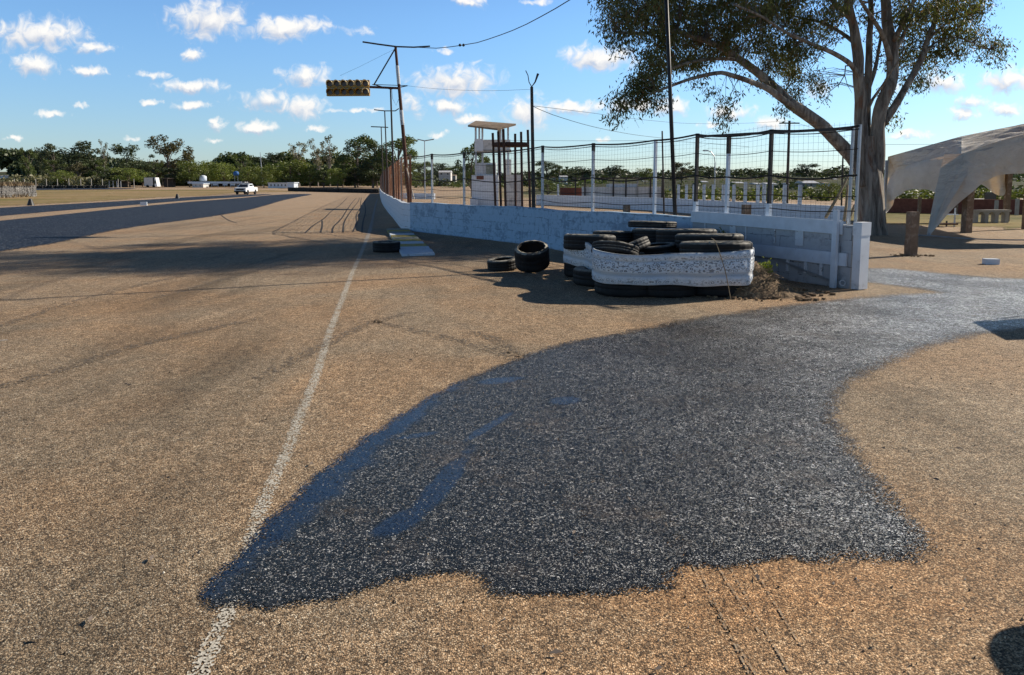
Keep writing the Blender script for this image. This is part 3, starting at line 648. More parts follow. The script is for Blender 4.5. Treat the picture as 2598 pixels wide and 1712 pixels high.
MB().box(p_ + n_*.10 + Vector((0,0,.93)), (.145, .24, .20), math.atan2(d_.y, d_.x)+R(4)).build('pillar_cap', M['plas'], pw)
MB().box(on_wall(S_E-.42, .60, .09), (.085, .06, 1.22), math.atan2(d_.y, d_.x)).build('post', M['white'], pw)
t_ = .35
MB().lathe([(.035, -.01), (.05, -.01), (.05, .01), (.035, .01), (.035, -.01)], 14, on_wall(S_E-.27, .09, .07), Matrix.Rotation(R(80), 4, 'X')).build('hook_ring', M['steel'], pw)

# ------------------------------------------------------------------ mesh fence on the wall
POSTS = [(1097,392,'g'),(1178,388,'g'),(1377,372,'g'),(1505,366,'g'),(1661,356,'w'),(1766,341,'d'),(1845,346,'w'),(1954,331,'d'),(2181,322,'t'),(2190,319,'t')]
pf = thing('mesh_fence', 'square wire mesh fence standing on the near wall, slim posts and sagging black cables', 'fence', wat(SCOR)[0] + Vector((0,0,1)))
FB = [(0., 0)]
fs_, fz_ = [], []
for px, ty, k in POSTS:
    s = wall_s(px, 1.6) if px < 2170 else S_E - (.34 if px < 2185 else .22)
    p, n, d = wat(s); c = p + n*WT*.5
    # height seen
    q_ = ray(px, ty); zt = EYE + q_.z*(c.y/q_.y)
    fs_.append(s); fz_.append(zt)
    rz = math.atan2(d.y, d.x); w_ = .055
    nm = {'g': M['whitep'], 'w': M['white'], 'd': M['dark'], 's': M['brown'], 't': M['steel']}[k]
    if k == 't': w_ = .036
    lean = Vector(((px-1299)/1900*-.04*1.5, 0, 0))*0
    po = MB().box((c.x, c.y, (zt+WH)/2-.01), (w_ if k != 's' else .05, w_, zt-WH+.06), rz).build('post', nm, pf)
    if k == 'g': MB().box((c.x, c.y, zt-.06), (w_+.006, w_+.006, .18), rz).build('post_tip', M['dark'], po)
    if k == 'd': MB().box((c.x, c.y, WH+.13), (w_+.02, w_+.02, .28), rz).build('post_foot', M['white'], po)
    if px == 1845: MB().box((c.x, c.y, zt-.14), (w_+.006, w_+.006, .34), rz).build('post_tip', M['dark'], po)
fs_ = [SCOR] + fs_; fz_ = [EYE + (lambda q: q.z*(wat(SCOR)[0].y+.1)/q.y)(ray(1032, 398))] + fz_
def ftop(s): return float(np.interp(s, fs_, fz_))
def fpt(s, z, o=.5): p, n, d = wat(s); c = p + n*WT*o; return Vector((c.x, c.y, z))
mb = MB(); rw = .0017; s = fs_[0]; jit = 0
while s < fs_[-1]-.02:
    zt = ftop(s) - .03 + .05*math.sin(s*2.3)*.3 + (.12 if s > S_B else 0); jit = .012*math.sin(s*3.1)
    mb.tube([fpt(s+jit*.3, WH+.02), fpt(s+jit, (WH+zt)/2, .52), fpt(s, zt)], rw, 3, False); s += .098
nrow = 17
for r_ in range(nrow):
    pts = []; s = fs_[0]
    while s < fs_[-1]:
        zt = ftop(s) - .03 + (.12 if s > S_B else 0)
        pts.append(fpt(s, WH+.04 + (zt-WH-.06)*r_/(nrow-1) + .012*math.sin(s*1.7+r_) - .02*math.sin(math.pi*((s*.33) % 1)), .51)); s += .35
    mb.tube(pts, rw, 3, False)
mb.build('wire_mesh', M['dark'], pf)
for fr, rr, sag in ((1., .017, .05), (.97, .008, .07), (.77, .006, .05), (.50, .015, .12), (.28, .007, .05), (.13, .008, .06)):
    pts = []
    for i in range(len(fs_)-1):
        for k in range(7):
            t = k/7; s = fs_[i] + (fs_[i+1]-fs_[i])*t
            pts.append(fpt(s, WH + (ftop(s)-WH)*fr - sag*min(1., (fs_[i+1]-fs_[i])/3)*math.sin(math.pi*t)*4*.25, .4))
    pts.append(fpt(fs_[-1], WH + (ftop(fs_[-1])-WH)*fr, .4)); mb = MB().tube(pts, rr, 6); mb.build('cable', M['cable'], pf)
MB().beam(fpt(S_B, ftop(S_B)-.04, .3), fpt(fs_[-2], ftop(fs_[-2])-.02, .3), .02, .045).build('top_rail', M['dark'], pf)
for a, b in (((2163,425),(2095,552)), ((2150,470),(2142,560)), ((2168,520),(2150,565))):
    A = W(a[0], a[1], 12.6); B = W(b[0], b[1], 12.35); MB().tube([A, A.lerp(B, .5)+Vector((.01,0,0)), B], [.018, .022, .026], 6).build('stick', M['straw'], pf)

# rusty fence on the far wall run
rf = thing('rusty_fence', 'rust brown mesh fence on the receding part of the wall, seen edge-on beside the masts', 'fence', wat(SCOR*.5)[0] + Vector((0,0,1)))
def rzt(s): return 2.62
s = SCOR - .2; k = 0; sp = []
while s > 2 and k < 60:
    p, n, d = wat(s); c = p + n*.1; zb = ZG(c.x, c.y)+.95
    MB().box((c.x, c.y, (zb+rzt(s))/2), (.07, .06, rzt(s)-zb), math.atan2(d.y, d.x)).build('post', [M['rust'], M['barkp'], M['brown']][k % 3], rf); sp.append(s); s -= 2.6; k += 1
    if s < 30: s -= 1.4
mb = MB(); s = 3.
while s < SCOR:
    p, n, d = wat(s); c = p + n*.1; zb = ZG(c.x, c.y)+.97
    mb.tube([(c.x, c.y, zb), (c.x, c.y, rzt(s)-.03)], .006 if s < SCOR-20 else .004, 3, False); s += .22
for i in range(14):
    pts = []; s = 3.
    while s < SCOR: p, n, d = wat(s); c = p + n*.1; pts.append((c.x, c.y, ZG(c.x,c.y)+1. + i*.12 + .02*math.sin(s))); s += 1.
    mb.tube(pts, .004, 3, False)
mb.build('wire_mesh', M['rust'], rf)
pts = [];
for i in range(60): s = 3+(SCOR-3)*i/59; p, n, d = wat(s); c = p + n*.1; pts.append((c.x, c.y, rzt(s)))
MB().tube(pts, .014, 5).build('cable', M['cable'], rf)

# ------------------------------------------------------------------ masts, poles, wires
def behind(px, off, z=1.2): s = wall_s(px, z); p, n, d = wat(s); return p + n*(WT+off)
b0 = behind(1028, .12); YA = b0.y
sm = thing('signal_mast', 'tall leaning rusty mast at the wall bend with crossbar and signal arm over the track', 'mast', b0)
top = W(1003.5, 119, YA); xs_ = []
def along(t): return Vector((b0.x, b0.y, 0)).lerp(top, t)
MB().tube([along(0), along(.3), along(.6), along(1)], [.075, .07, .06, .045], 10).build('pole', M['brown'], sm)
for a, b in ((.80, .90), (.58, .66)): MB().tube([along(a), along(b)], .068 if a < .7 else .06, 10).build('white_band', M['whitep'], sm)
MB().tube([W(920,106,YA), W(960,112,YA), W(1005,118,YA)], .028, 6).build('crossbar', M['dark'], sm)
MB().tube([W(1005,118,YA), W(1050,119.5,YA), W(1091,117,YA)], .026, 6).build('crossbar', M['dark'], sm)
MB().beam(W(938,220.5,YA-.08), W(1012,223.5,YA-.08), .06, .075).build('signal_arm', M['brown'], sm)
MB().tube([W(1002,124,YA-.06), W(948,216,YA-.06)], .026, 6).build('strut', M['dark'], sm)
MB().tube([W(944,214,YA-.03), W(1034,217,YA-.03)], .012, 5).build('stay_rod', M['dark'], sm)
MB().tube([W(1000,125,YA), W(910,170,YA), W(862,192,YA)], .004, 4).build('stay_wire', M['cable'], sm)
MB().tube([W(994,226,YA), W(996,250,YA), W(1005,267,YA), W(1012,250,YA), W(1013,228,YA)], .007, 4).build('hanging_wire', M['cable'], sm)
MB().tube([W(1031,425,YA-.1), W(1050,505,YA-.1)], .03, 5).build('leaning_stay', M['barkp'], sm)
# signal light box: two rows of six hooded lamps
def signal_box():
    A = W(828,203,YA-.1); B = W(938,203,YA-.1); C_ = W(832,243,YA-.1); wid = (B-A).length; hei = (A-C_).length
    o = thing('signal_light_box', 'ochre box of twelve hooded start lights in two rows hanging over the track', 'signal light', (A+B)/2 + Vector((0,0,-hei/2)))
    c = Vector(o.location)
    for r_ in range(2):
        zc = c.z + (.25 if r_ == 0 else -.27)*hei*1.0
        MB().box((c.x, c.y, zc), (wid, .14, hei*.47), R(-4)).build('housing', M['yellow'], o)
        for k in range(6):
            x = c.x + (k-2.5)*wid/6; y = c.y - .076 + (x-c.x)*math.tan(R(-4))
            MB().lathe([(0, -.012), (.088, -.01), (.088, .01), (0, .01)], 18, (x, y, zc), Matrix.Rotation(R(90), 4, 'X')).build('lamp_lens', M['lens'], o)
            mb = MB(); n = 12; vs = []
            for i in range(n+1):
                a = R(-20) + R(220)*i/n
                for (rr, dy) in ((.118, 0), (.122, -.19 + .03*math.cos(a*2)), (.098, -.19), (.094, 0)): vs.append((x + rr*math.cos(a), y+dy*(.55+.45*max(0, math.sin(a))), zc + rr*math.sin(a)))
            mb.add(vs, [(4*i+j, 4*i+4+j, 4*i+4+(j+1)%4, 4*i+(j+1)%4) for i in range(n) for j in range(4)])
            mb.build('hood', M['lit_visor'] if r_ == 0 or k == 5 else M['yellow'], o, True)  # sunlit hoods painted paler: the top row and the right end
    MB().box((c.x, c.y+.01, c.z-.01), (wid*.98, .03, .035), R(-4)).build('frame_bar', M['steel'], o)
    return o
signal_box()
def t_mast(px, topy, botpx, Y, tl, tr, label, bend=False, mt='dark', r=.05):
    base = W(botpx, 460, Y); zb = ZG(base.x, Y); T = W(px, topy, Y)
    o = thing('light_mast', label, 'mast', (base.x, Y, zb), 'T-topped masts along the wall')
    MB().tube([(base.x, Y, zb), T], [r, r*.7], 8).build('pole', M[mt], o)
    MB().tube([W(tl[0], tl[1], Y), W(px, topy, Y), W(tr[0], tr[1], Y)] + ([W(tr[0]+9, tr[1]-6, Y)] if bend else []), .028*Y/40, 5).build('crossbar', M[mt], o)
t_mast(991,226,1000,36,(948,214),(1034,217),'dark mast just left of the signal mast, second tallest, its crossbar crossing the signal arm', r=.055)
t_mast(976,281,985,47,(949,278),(1003,281),'slim dark mast with a crooked right arm, second left of the signal mast', True, r=.05)
t_mast(967,322,973,60,(941,321),(985,323),'small distant mast with a thin straight crossbar, leftmost beside the wall', r=.055)
t_mast(1077,357,1078,80,(1059,353),(1101,353),'pale grey mast with a wide T top right of the signal mast, behind the mesh', False, 'steel', r=.06)
# pole with two prongs, tall black pole, background poles
def simple_pole(name, label, px0, py0, px1, Y, r0, r1, m, z0=None, cat='pole'):
    base = W(px1, 470, Y); zb = ZG(base.x, Y) if z0 is None else z0; T = W(px0, py0, Y); o = thing(name, label, cat, (base.x, Y, zb))
    MB().tube([(base.x, Y, zb), Vector((base.x, Y, zb)).lerp(T, .5), T], [r0, (r0+r1)/2, r1], 10).build('shaft', M[m], o); return o, T
pb = behind(1356, .5); o, T = simple_pole('pronged_pole', 'dark pole with two bent prongs on top behind the mesh fence', 1349, 220, 1356, pb.y, .058, .04, 'dark')
MB().tube([T, T+Vector((-.07,0,.12)), T+Vector((-.10,0,.3)), T+Vector((-.16,0,.42))], .012, 5).build('prong', M['dark'], o)
MB().tube([T, T+Vector((.09,0,.12)), T+Vector((.17,0,.34))], [.012,.02,.035], 5).build('prong', M['dark'], o)
pb = behind(1698, .12, .6); YG = pb.y; tz = W(1688.5, -60, YG)
o = thing('tall_pole', 'tall smooth black pole rising out of the picture behind the wall', 'pole', (pb.x, YG, 0))
T = Vector((pb.x, YG, 0)).lerp(tz, 1.12)
MB().tube([(pb.x, YG, 0), Vector((pb.x, YG, 0)).lerp(T, .5), T], [.042, .04, .034], 12).build('shaft', M['black'], o, True)
MB().tube([T+Vector((-.3,0,-.1)), T+Vector((.3,0,-.05))], .02, 6).build('crossbar', M['black'], o)
TALLTOP = T
simple_pole('leaning_post', 'thin leaning pole seen through the fence just left of the tall black pole', 1680, 332, 1687, 34, .045, .035, 'dark')
o, UT = simple_pole('utility_pole', 'slender utility pole carrying wires under the gum tree limb', 2003, 306, 1998, 38, .08, .06, 'dark')
MB().beam(UT+Vector((-.5,0,-.12)), UT+Vector((.5,0,-.12)), .06, .06).build('crossarm', M['dark'], o)
simple_pole('steel_pole', 'short thin pole between the utility pole and the gum trunk', 2139, 385, 2138, 30, .035, .03, 'dark')
Yl = 90; o, T = simple_pole('street_lamp', 'distant street lamp with a curved arm bending left above the posts', 1814, 412, 1814, Yl, .09, .07, 'steel', cat='street lamp')
MB().tube([W(1814,412,Yl), W(1812,396,Yl), W(1804,385,Yl), W(1793,381,Yl)], .05, 6).build('arm', M['steel'], o); MB().box(W(1790,382,Yl), (.6,.3,.14)).build('lamp_head', M['steel'], o)
simple_pole('radio_mast', 'thin pale radio mast rising over the trees left of centre', 660, 386, 667, 235, .22, .08, 'steel', cat='mast')
def wire(label, pts, r, blobs=None):
    P = cat_rom(pts, .8); mb = MB().tube(P, r, 5); o = mb.build('overhead_wire', M['cable']); tag(o, label, 'wire'); return o
o = wire('thick overhead cable sagging from the signal mast crossbar to the upper right', [W(1060,120,YA), W(1107,122,YA-1.2), W(1165,115.5,YA-2.6), W(1210,108,YA-3.7), W(1300,77,YA-6), W(1370,43,YA-8), W(1454,-6,YA-9.6), W(1560,-80,YA-10.6), TALLTOP], .012)
bd = thing('cable_clamps', 'two small dark clamps on the thick overhead cable', 'cable clamp', W(1170,114,YA-2.65))
for px in (1167, 1176):
    P0 = W(px, 114.2, YA-2.65); MB().lathe([(0,-.05),(.035,-.03),(.045,0),(.035,.03),(0,.05)], 8, P0).build('clamp', M['black'], bd, True)
T1 = W(1349, 226, 20.4); T2 = W(1350, 268, 20.4)
wire('thin high wire running from the signal arm to the pronged pole', [W(1034,217.5,YA), W(1120,226,YA-2), W(1240,230,YA-4), T1], .004)
wire('thin wire from the pronged pole sagging into the utility pole', [T2, W(1500,286,25), W(1600,300,28), W(1750,313,32), W(1900,312,36), UT], .006)
wire('lower sagging wire from the pronged pole toward the leaning post', [T2, W(1400,290,22), W(1500,320,25), W(1600,340,29), W(1680,350,34)], .008)
wire('faint level wire far behind the mesh fence', [W(1290,356,60), W(1500,357,60), W(1700,358,60), W(1900,372,60)], .012)
wire('short wire from the utility pole down to the right', [UT, W(2080,330,36), W(2150,348,33)], .006)
wire('wire crossing right of the trunk toward the tent', [W(2120,366,60), W(2300,366,60), W(2420,364,60), W(2600,352,60)], .012)

# ------------------------------------------------------------------ ring of rusty posts
def ring_tower():
    c = behind(1297, 2.2); Yc = c.y; o = thing('ring_platform', 'six rusty posts round a dark curved platform behind the fence', 'platform', (W(1296,470,Yc).x, Yc, 0))
    R_ = 45/F*Yc
    for px, ty, dy, bpx in ((1250,337,-.1,1257),(1264,333,-.45,1271),(1277,327,-.55,1283),(1307,339,.45,1308),(1322,334,.3,1325),(1339,329,0.,1345)):
        T = W(px, ty, Yc+dy); b = W(bpx, 523, Yc+dy); d = (b-T); B = T + d*(T.z/(T.z-b.z))
        MB().tube([B, T], .036, 8).build('post', M['brown'], o)
    A = W(1296, 367, Yc); prof = [(0, -.05), (R_*.98, -.06), (R_*1.02, 0), (R_*.98, .06), (0, .05)]
    MB().lathe(prof, 28, A, Matrix.Scale(.8, 4, (0, 1, 0))).build('platform_ring', M['brown'], o, True)
ring_tower()

# ------------------------------------------------------------------ white tower
def tower():
    Yt = 52.; o = thing('lookout_tower', 'white masonry lookout tower with open cabin and sloping flat roof behind the fence', 'tower', (W(1235,470,Yt).x, Yt, 0))
    def blk(name, x0, x1, y0, y1, m, d=2.0, dy=0., par=o):
        a = W(x0, y1, Yt+dy); b = W(x1, y0, Yt+dy); return (MB().box(((a.x+b.x)/2, Yt+dy+d/2, (a.z+b.z)/2), (b.x-a.x, d, b.z-a.z)).build(name, m, par))
    zb = W(1200, 540, Yt).z
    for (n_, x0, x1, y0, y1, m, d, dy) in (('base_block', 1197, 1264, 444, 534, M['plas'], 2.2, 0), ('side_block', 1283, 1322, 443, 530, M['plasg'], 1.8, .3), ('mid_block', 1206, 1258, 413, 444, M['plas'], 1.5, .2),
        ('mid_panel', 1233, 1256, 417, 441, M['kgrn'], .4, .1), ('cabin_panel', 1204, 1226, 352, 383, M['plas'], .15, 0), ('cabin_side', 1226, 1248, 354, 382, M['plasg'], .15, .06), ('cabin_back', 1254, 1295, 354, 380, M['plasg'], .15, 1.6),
        ('right_pier', 1282, 1297, 404, 444, M['plasg'], .5, .8), ('floor_slab', 1203, 1297, 379, 384, M['conc'], 1.9, .02), ('step', 1193, 1212, 504, 534, M['plas'], 1., -.4)):
        blk(n_, x0, x1, y0, y1, m, d, dy)
    for i, (x, dy) in enumerate(((1207,0),(1216,1.5),(1224,.1),(1267,.1),(1289,.1),(1275,1.6))):
        a = W(x, 316, Yt+dy); b = W(x, 444 if i not in (1, 5) else 384, Yt+dy); MB().box(((a.x+b.x)/2, Yt+dy+.08, (a.z+b.z)/2), (.13 if i != 3 else .26, .13, a.z-b.z)).build('column', M['whitep'], o)
    vs = [W(1187,317,Yt-.6), W(1262,326,Yt-.8), W(1309,313.5,Yt+.2), W(1207,306,Yt+2.6)]
    vs = [Vector((v.x, v.y, v.z)) for v in vs]; lo = [v - Vector((0,0,.12)) for v in vs]
    MB().add(vs+lo, [(0,1,2,3),(7,6,5,4),(0,4,5,1),(1,5,6,2),(2,6,7,3),(3,7,4,0)]).build('roof', M['slab'], o)
    w = MB(); a = W(1209, 455, Yt); b = W(1227, 446, Yt); w.box(((a.x+b.x)/2, Yt-.01, (a.z+b.z)/2), (b.x-a.x, .08, (b.z-a.z))).build('window', M['brick'], o)
    b = W(1215,440,Yt)
tower()

# ------------------------------------------------------------------ mid-distance walls and sheds
def low_wall(name, label, pts, h, m, t=.2, cat='wall', group=None):
    P = [Vector((p.x, p.y, 0)) for p in pts]; o = thing(name, label, cat, (P[0].x, P[0].y, ZG(P[0].x, P[0].y)), group)
    mb = MB(); uv = []; s = 0
    for i in range(len(P)-1):
        a, b = P[i], P[i+1]; d = (b-a); L_ = d.length; d.normalize(); nr = Vector((-d.y, d.x, 0))*t
        z0, z1 = ZG(a.x, a.y), ZG(b.x, b.y)
        vs = [(a.x,a.y,z0-.1),(b.x,b.y,z1-.1),(b.x,b.y,z1+h),(a.x,a.y,z0+h),(a.x+nr.x,a.y+nr.y,z0-.1),(b.x+nr.x,b.y+nr.y,z1-.1),(b.x+nr.x,b.y+nr.y,z1+h),(a.x+nr.x,a.y+nr.y,z0+h)]
        mb.add(vs, [(0,1,2,3),(3,2,6,7),(5,4,7,6),(4,0,3,7),(1,5,6,2)])
        uv += [((s,0),(s+L_,0),(s+L_,h),(s,h)), ((s,h),(s+L_,h),(s+L_,h+t),(s,h+t)), ((s,0),(s+L_,0),(s+L_,h),(s,h)), ((0,0),(t,0),(t,h),(0,h)), ((0,0),(t,0),(t,h),(0,h))]; s += L_
    mb.uv = uv; mb.build('wall_body', m, o); return o
YD = lambda px, top, h: (EYE-h)*F/(top-468.)
def pt(px, top, h): Y = YD(px, top, h); w = W(px, top, Y); return Vector((w.x, Y, 0))
rw_ = low_wall('paddock_wall', 'low white wall with a row of white posts on top, beyond the mesh fence', [pt(1360,494,.78), pt(1480,497,.78), pt(1685,502.5,.78), pt(1846,510.5,.78), pt(1955,515,.78), pt(2142,523,.78)], .78, M['wall_l'])
for px in (1416,1722,1742,1761,1787,1810,1836,1863,1892,1924,1940,1958,1992,2031):
    ty = float(np.interp(px, [1360,1480,1685,1846,1955,2142], [494,497,502.5,510.5,515,523])); b = pt(px, ty, .78); t_ = W(px, 468 if px != 1892 else 461, b.y).z
    if px == 1416: t_ = W(px, 467, b.y).z
    MB().box((b.x, b.y+.1, (.76+t_)/2), (.13, .13, t_-.76)).build('post', M['white'], rw_)
low_wall('boundary_wall', 'short white wall at the far left end of the paddock, behind the signal mast foot', [G(994,503), G(1045,504), G(1101,505)], .62, M['wall_l'])
low_wall('brick_wall', 'red brown brick wall between the low white wall and the long white building', [Vector((W(1421,480,80).x,80,0)), Vector((W(1484,480,80).x,80,0))], 1.25, M['brick'])
def long_building():
    Y = 76; o = thing('white_building', 'long low white building with dark open lean-to roof beyond the mesh fence', 'building', (W(1583,470,Y).x, Y, 0))
    a = W(1483, 474, Y); b = W(1684, 474, Y)
    mb = MB().box(((a.x+b.x)/2, Y+1.5, a.z/2), (b.x-a.x, 3, a.z)); mb.build('wall_block', M['plasg'], o)
    a2 = W(1545, 468, Y); b2 = W(1617, 466, Y); MB().box(((a2.x+b2.x)/2, Y+1.2, a.z+.15), (b2.x-a2.x, 1.6, .34)).build('upper_block', M['plas'], o)
    r0 = W(1458, 451.5, Y); r1 = W(1682, 451.5, Y); MB().box(((r0.x+r1.x)/2, Y+1.4, r0.z), (r1.x-r0.x, 3.4, .12)).build('roof', M['dark'], o)
    for px in (1460, 1484, 1556, 1588, 1617, 1650, 1680): c = W(px, 452, Y); MB().box((c.x, Y-.1, c.z/2), (.14, .14, c.z)).build('support', M['dark'] if px != 1617 else M['conc'], o)
long_building()
def house(label, px0, px1, ytop, ybot, Y, m, rm, wins=2):
    a = W(px0, ybot, Y); b = W(px1, ytop, Y); zb = min(a.z, HZ(a.x, Y)-.2); o = thing('house', label, 'house', ((a.x+b.x)/2, Y, zb), 'houses on the far slope')
    cx = (a.x+b.x)/2; w = b.x-a.x; zt = a.z + (b.z-a.z)*.62
    MB().box((cx, Y+3, (zb+zt)/2), (w*.94, 6, zt-zb)).build('wall', m, o)
    e = .4; z = zt; h = (b.z-zt)
    MB().add([(cx-w/2, Y-e, z), (cx+w/2, Y-e, z), (cx+w/2, Y+6+e, z), (cx-w/2, Y+6+e, z), (cx-w/2, Y+3, z+h), (cx+w/2, Y+3, z+h)], [(0,1,5,4),(2,3,4,5),(0,4,3),(1,2,5),(3,2,1,0)]).build('roof', rm, o)
    for k in range(wins): MB().box((cx + (k-(wins-1)/2)*w*.5, Y-.03, zt-1.1*(zt-a.z)*.45), (w*.12, .1, (zt-a.z)*.4)).build('window', M['glass'], o)
house('grey house with flat pale roof left of the lookout tower', 1112, 1144, 432, 445, 240, M['plasg'], M['roof'])
house('small house with bright white roof left of the long white building', 1420, 1441, 445, 453, 230, M['plasg'], M['roof'])
house('grey block house just left of the gum trunk', 2038, 2078, 458, 474, 170, M['conc'], M['roof'], 3)
house('small white-roofed house seen between the two dark fence posts', 1862, 1890, 461, 470, 200, M['plasg'], M['roof'])
house('pale gabled house over the white posts, nearest the utility pole', 1945, 1972, 463, 473, 180, M['plas'], M['roof'])
house('reddish roofed house right of the street lamp', 1830, 1856, 452, 462, 260, M['plasg'], M['slab'])
house('tiny white house on the slope above the tent arch', 2408, 2446, 480, 491, 120, M['plas'], M['roof'], 1)
house('white house seen right of the brown tent post', 2468, 2484, 474, 486, 150, M['plas'], M['roof'], 1)
house('bright house farther right under the tent, small and low', 2500, 2522, 485, 494, 140, M['plas'], M['roof'], 1)
house('pale long building seen through the smaller tent arch', 2290, 2366, 489, 502, 100, M['plasg'], M['roof'], 3)
house('white house low on the slope right of the pronged pole', 1425, 1440, 445, 452, 330, M['plas'], M['roof'], 1) if False else None
for i_, (px_, py_, Y_, w_) in enumerate([(1150,447,260,12),(1290,446,280,10),(1405,452,250,12),(1640,462,210,14),(1700,457,230,12),(1790,463,200,15),(1900,456,250,12),(1925,468,180,15),(1985,460,220,14),(2010,468,175,16),(2100,466,180,14),(2120,456,240,12),(2310,478,150,16),(2390,474,160,14),(2540,478,150,16)]):
    house('tiny pale house among the trees on the far slope beyond the fence', px_-w_/2, px_+w_/2, py_-4.5, py_+3, Y_, M['plas'] if i_ % 3 else M['conc'], M['roof'] if i_ % 2 else M['slab'], 1)
house('small bright house on the hill above the far tyre wall', 0, 20, 444, 449, 330, M['plas'], M['roof'], 1)
house('long white-roofed shed among the scrub at far left', 57, 80, 435, 441, 330, M['plasg'], M['roof'], 1)

# ------------------------------------------------------------------ far left paddock
def box_thing(name, label, cat, px0, px1, ytop, ybot, Y, d, parts, zb=None):
    a = W(px0, ybot, Y); b = W(px1, ytop, Y); z0 = ZG((a.x+b.x)/2, Y); o = thing(name, label, cat, ((a.x+b.x)/2, Y, z0)); return o, a, b, z0
YV = 205
def van():
    a = W(366, 472, YV); b = W(397, 450, YV); z0 = ZG(a.x, YV); H = b.z-z0; o = thing('parked_van', 'white high box van parked under the trees at left', 'van', ((a.x+b.x)/2, YV, z0))
    MB().box(((a.x+b.x)/2-.3, YV+1, z0+H*.56), ((b.x-a.x)*.82, 2, H*.86)).build('box_body', M['plasg'], o)
    x = b.x; MB().add([(x-1, YV, z0+.3), (x+.1, YV, z0+.3), (x-.3, YV, z0+H), (x-1, YV, z0+H), (x-1, YV+2, z0+.3), (x+.1, YV+2, z0+.3), (x-.3, YV+2, z0+H), (x-1, YV+2, z0+H)], [(0,1,2,3),(7,6,5,4),(1,5,6,2),(2,6,7,3),(0,4,5,1),(3,7,4,0)]).build('cab', M['car'], o)
    MB().box((x-.42, YV-.03, z0+H*.55), (.5, .06, H*.3)).build('window', M['glass'], o)
    for wx in (a.x+.9, x-.9): MB().lathe([(0,-.15),(.35,-.15),(.38,0),(.35,.15),(0,.15)], 14, (wx, YV+.1, z0+.38), Matrix.Rotation(R(90), 4, 'X')).build('wheel', M['rubber'], o)
van()
def shed(label, px0, px1, ytop, Y, m, mr, posts, open_=True, name='shed', wins=0):
    a = W(px0, ytop, Y); b = W(px1, ytop, Y); z0 = ZG((a.x+b.x)/2, Y); o = thing(name, label, 'shed', ((a.x+b.x)/2, Y, z0)); w = b.x-a.x
    MB().box(((a.x+b.x)/2, Y+2, a.z), (w+.4, 4.4, .18)).build('roof', mr, o)
    for k in range(posts): MB().box((a.x + w*k/(posts-1), Y, (z0+a.z)/2), (.16, .16, a.z-z0)).build('post', m, o)
    if open_: MB().box(((a.x+b.x)/2, Y+3.6, (z0+a.z)/2), (w, .2, a.z-z0-.25)).build('back_wall', M['dark'], o)
    else: MB().box(((a.x+b.x)/2, Y+2, (z0+a.z-.1)/2), (w*.98, 3.9, a.z-z0-.1)).build('wall', m, o)
    for k in range(wins): MB().box((a.x + w*(k+.7)/(wins+.4), Y+.02, z0+(a.z-z0)*.55), (w*.05, .1, .5)).build('window', M['glass'], o)
shed('dark open shed standing right of the white box van', 400, 424, 452, 208, M['dark'], M['dark'], 3)
shed('long shelter with white fascia roof behind the pickup, among trees', 489, 617, 462, 214, M['white'], M['white'], 9)
shed('low white block under the shelter left end', 489, 515, 466, 206, M['plasg'], M['white'], 2, False, wins=2)
shed('long white hut with a row of small square windows right of the pickup', 681, 730, 463.5, 196, M['plas'], M['plasg'], 2, False, wins=5)
shed('small bright white kiosk at the right end of the windowed hut', 731, 745, 463, 190, M['white'], M['white'], 2, False)
shed('dark covered stand with pale poles left of the white van', 277, 306, 458, 206, M['steel'], M['dark'], 4)
a = W(484, 462, 213.6); b = W(620, 462, 213.6)
fo = [o_ for o_ in bpy.data.objects if o_.get('label', '').startswith('long shelter')][0]
MB().box(((a.x+b.x)/2, 211.6, a.z-.1), (b.x-a.x, .12, .55)).build('fascia', M['white'], fo)
for px in (497, 520, 546, 571, 590): c = W(px, 468, 211.9); MB().box((c.x, 212, c.z), (1.3, .3, .5)).build('panel', M['white'], fo)
def tank(label, px, py, Y, r, m, z1):
    c = W(px, py, Y); o = thing('water_tank', label, 'tank', (c.x, Y, ZG(c.x, Y)))
    MB().lathe([(0,-r*.8),(r,-r*.7),(r,r*.5),(r*.5,r*.85),(0,r*.9)], 16, c).build('tank_body', m, o, True)
    for dx in (-.6, .6):
        MB().tube([(c.x+dx*r, Y, ZG(c.x,Y)), (c.x+dx*r, Y, c.z-r*.7)], .07, 6).build('leg', M['steel'], o)
tank('blue water tank on legs above the long shelter', 599, 440, 212, .75, M['blue'], 0)
tank('white and blue tank on legs behind the left end of the shelter', 515, 452, 216, 1., M['white'], 0)
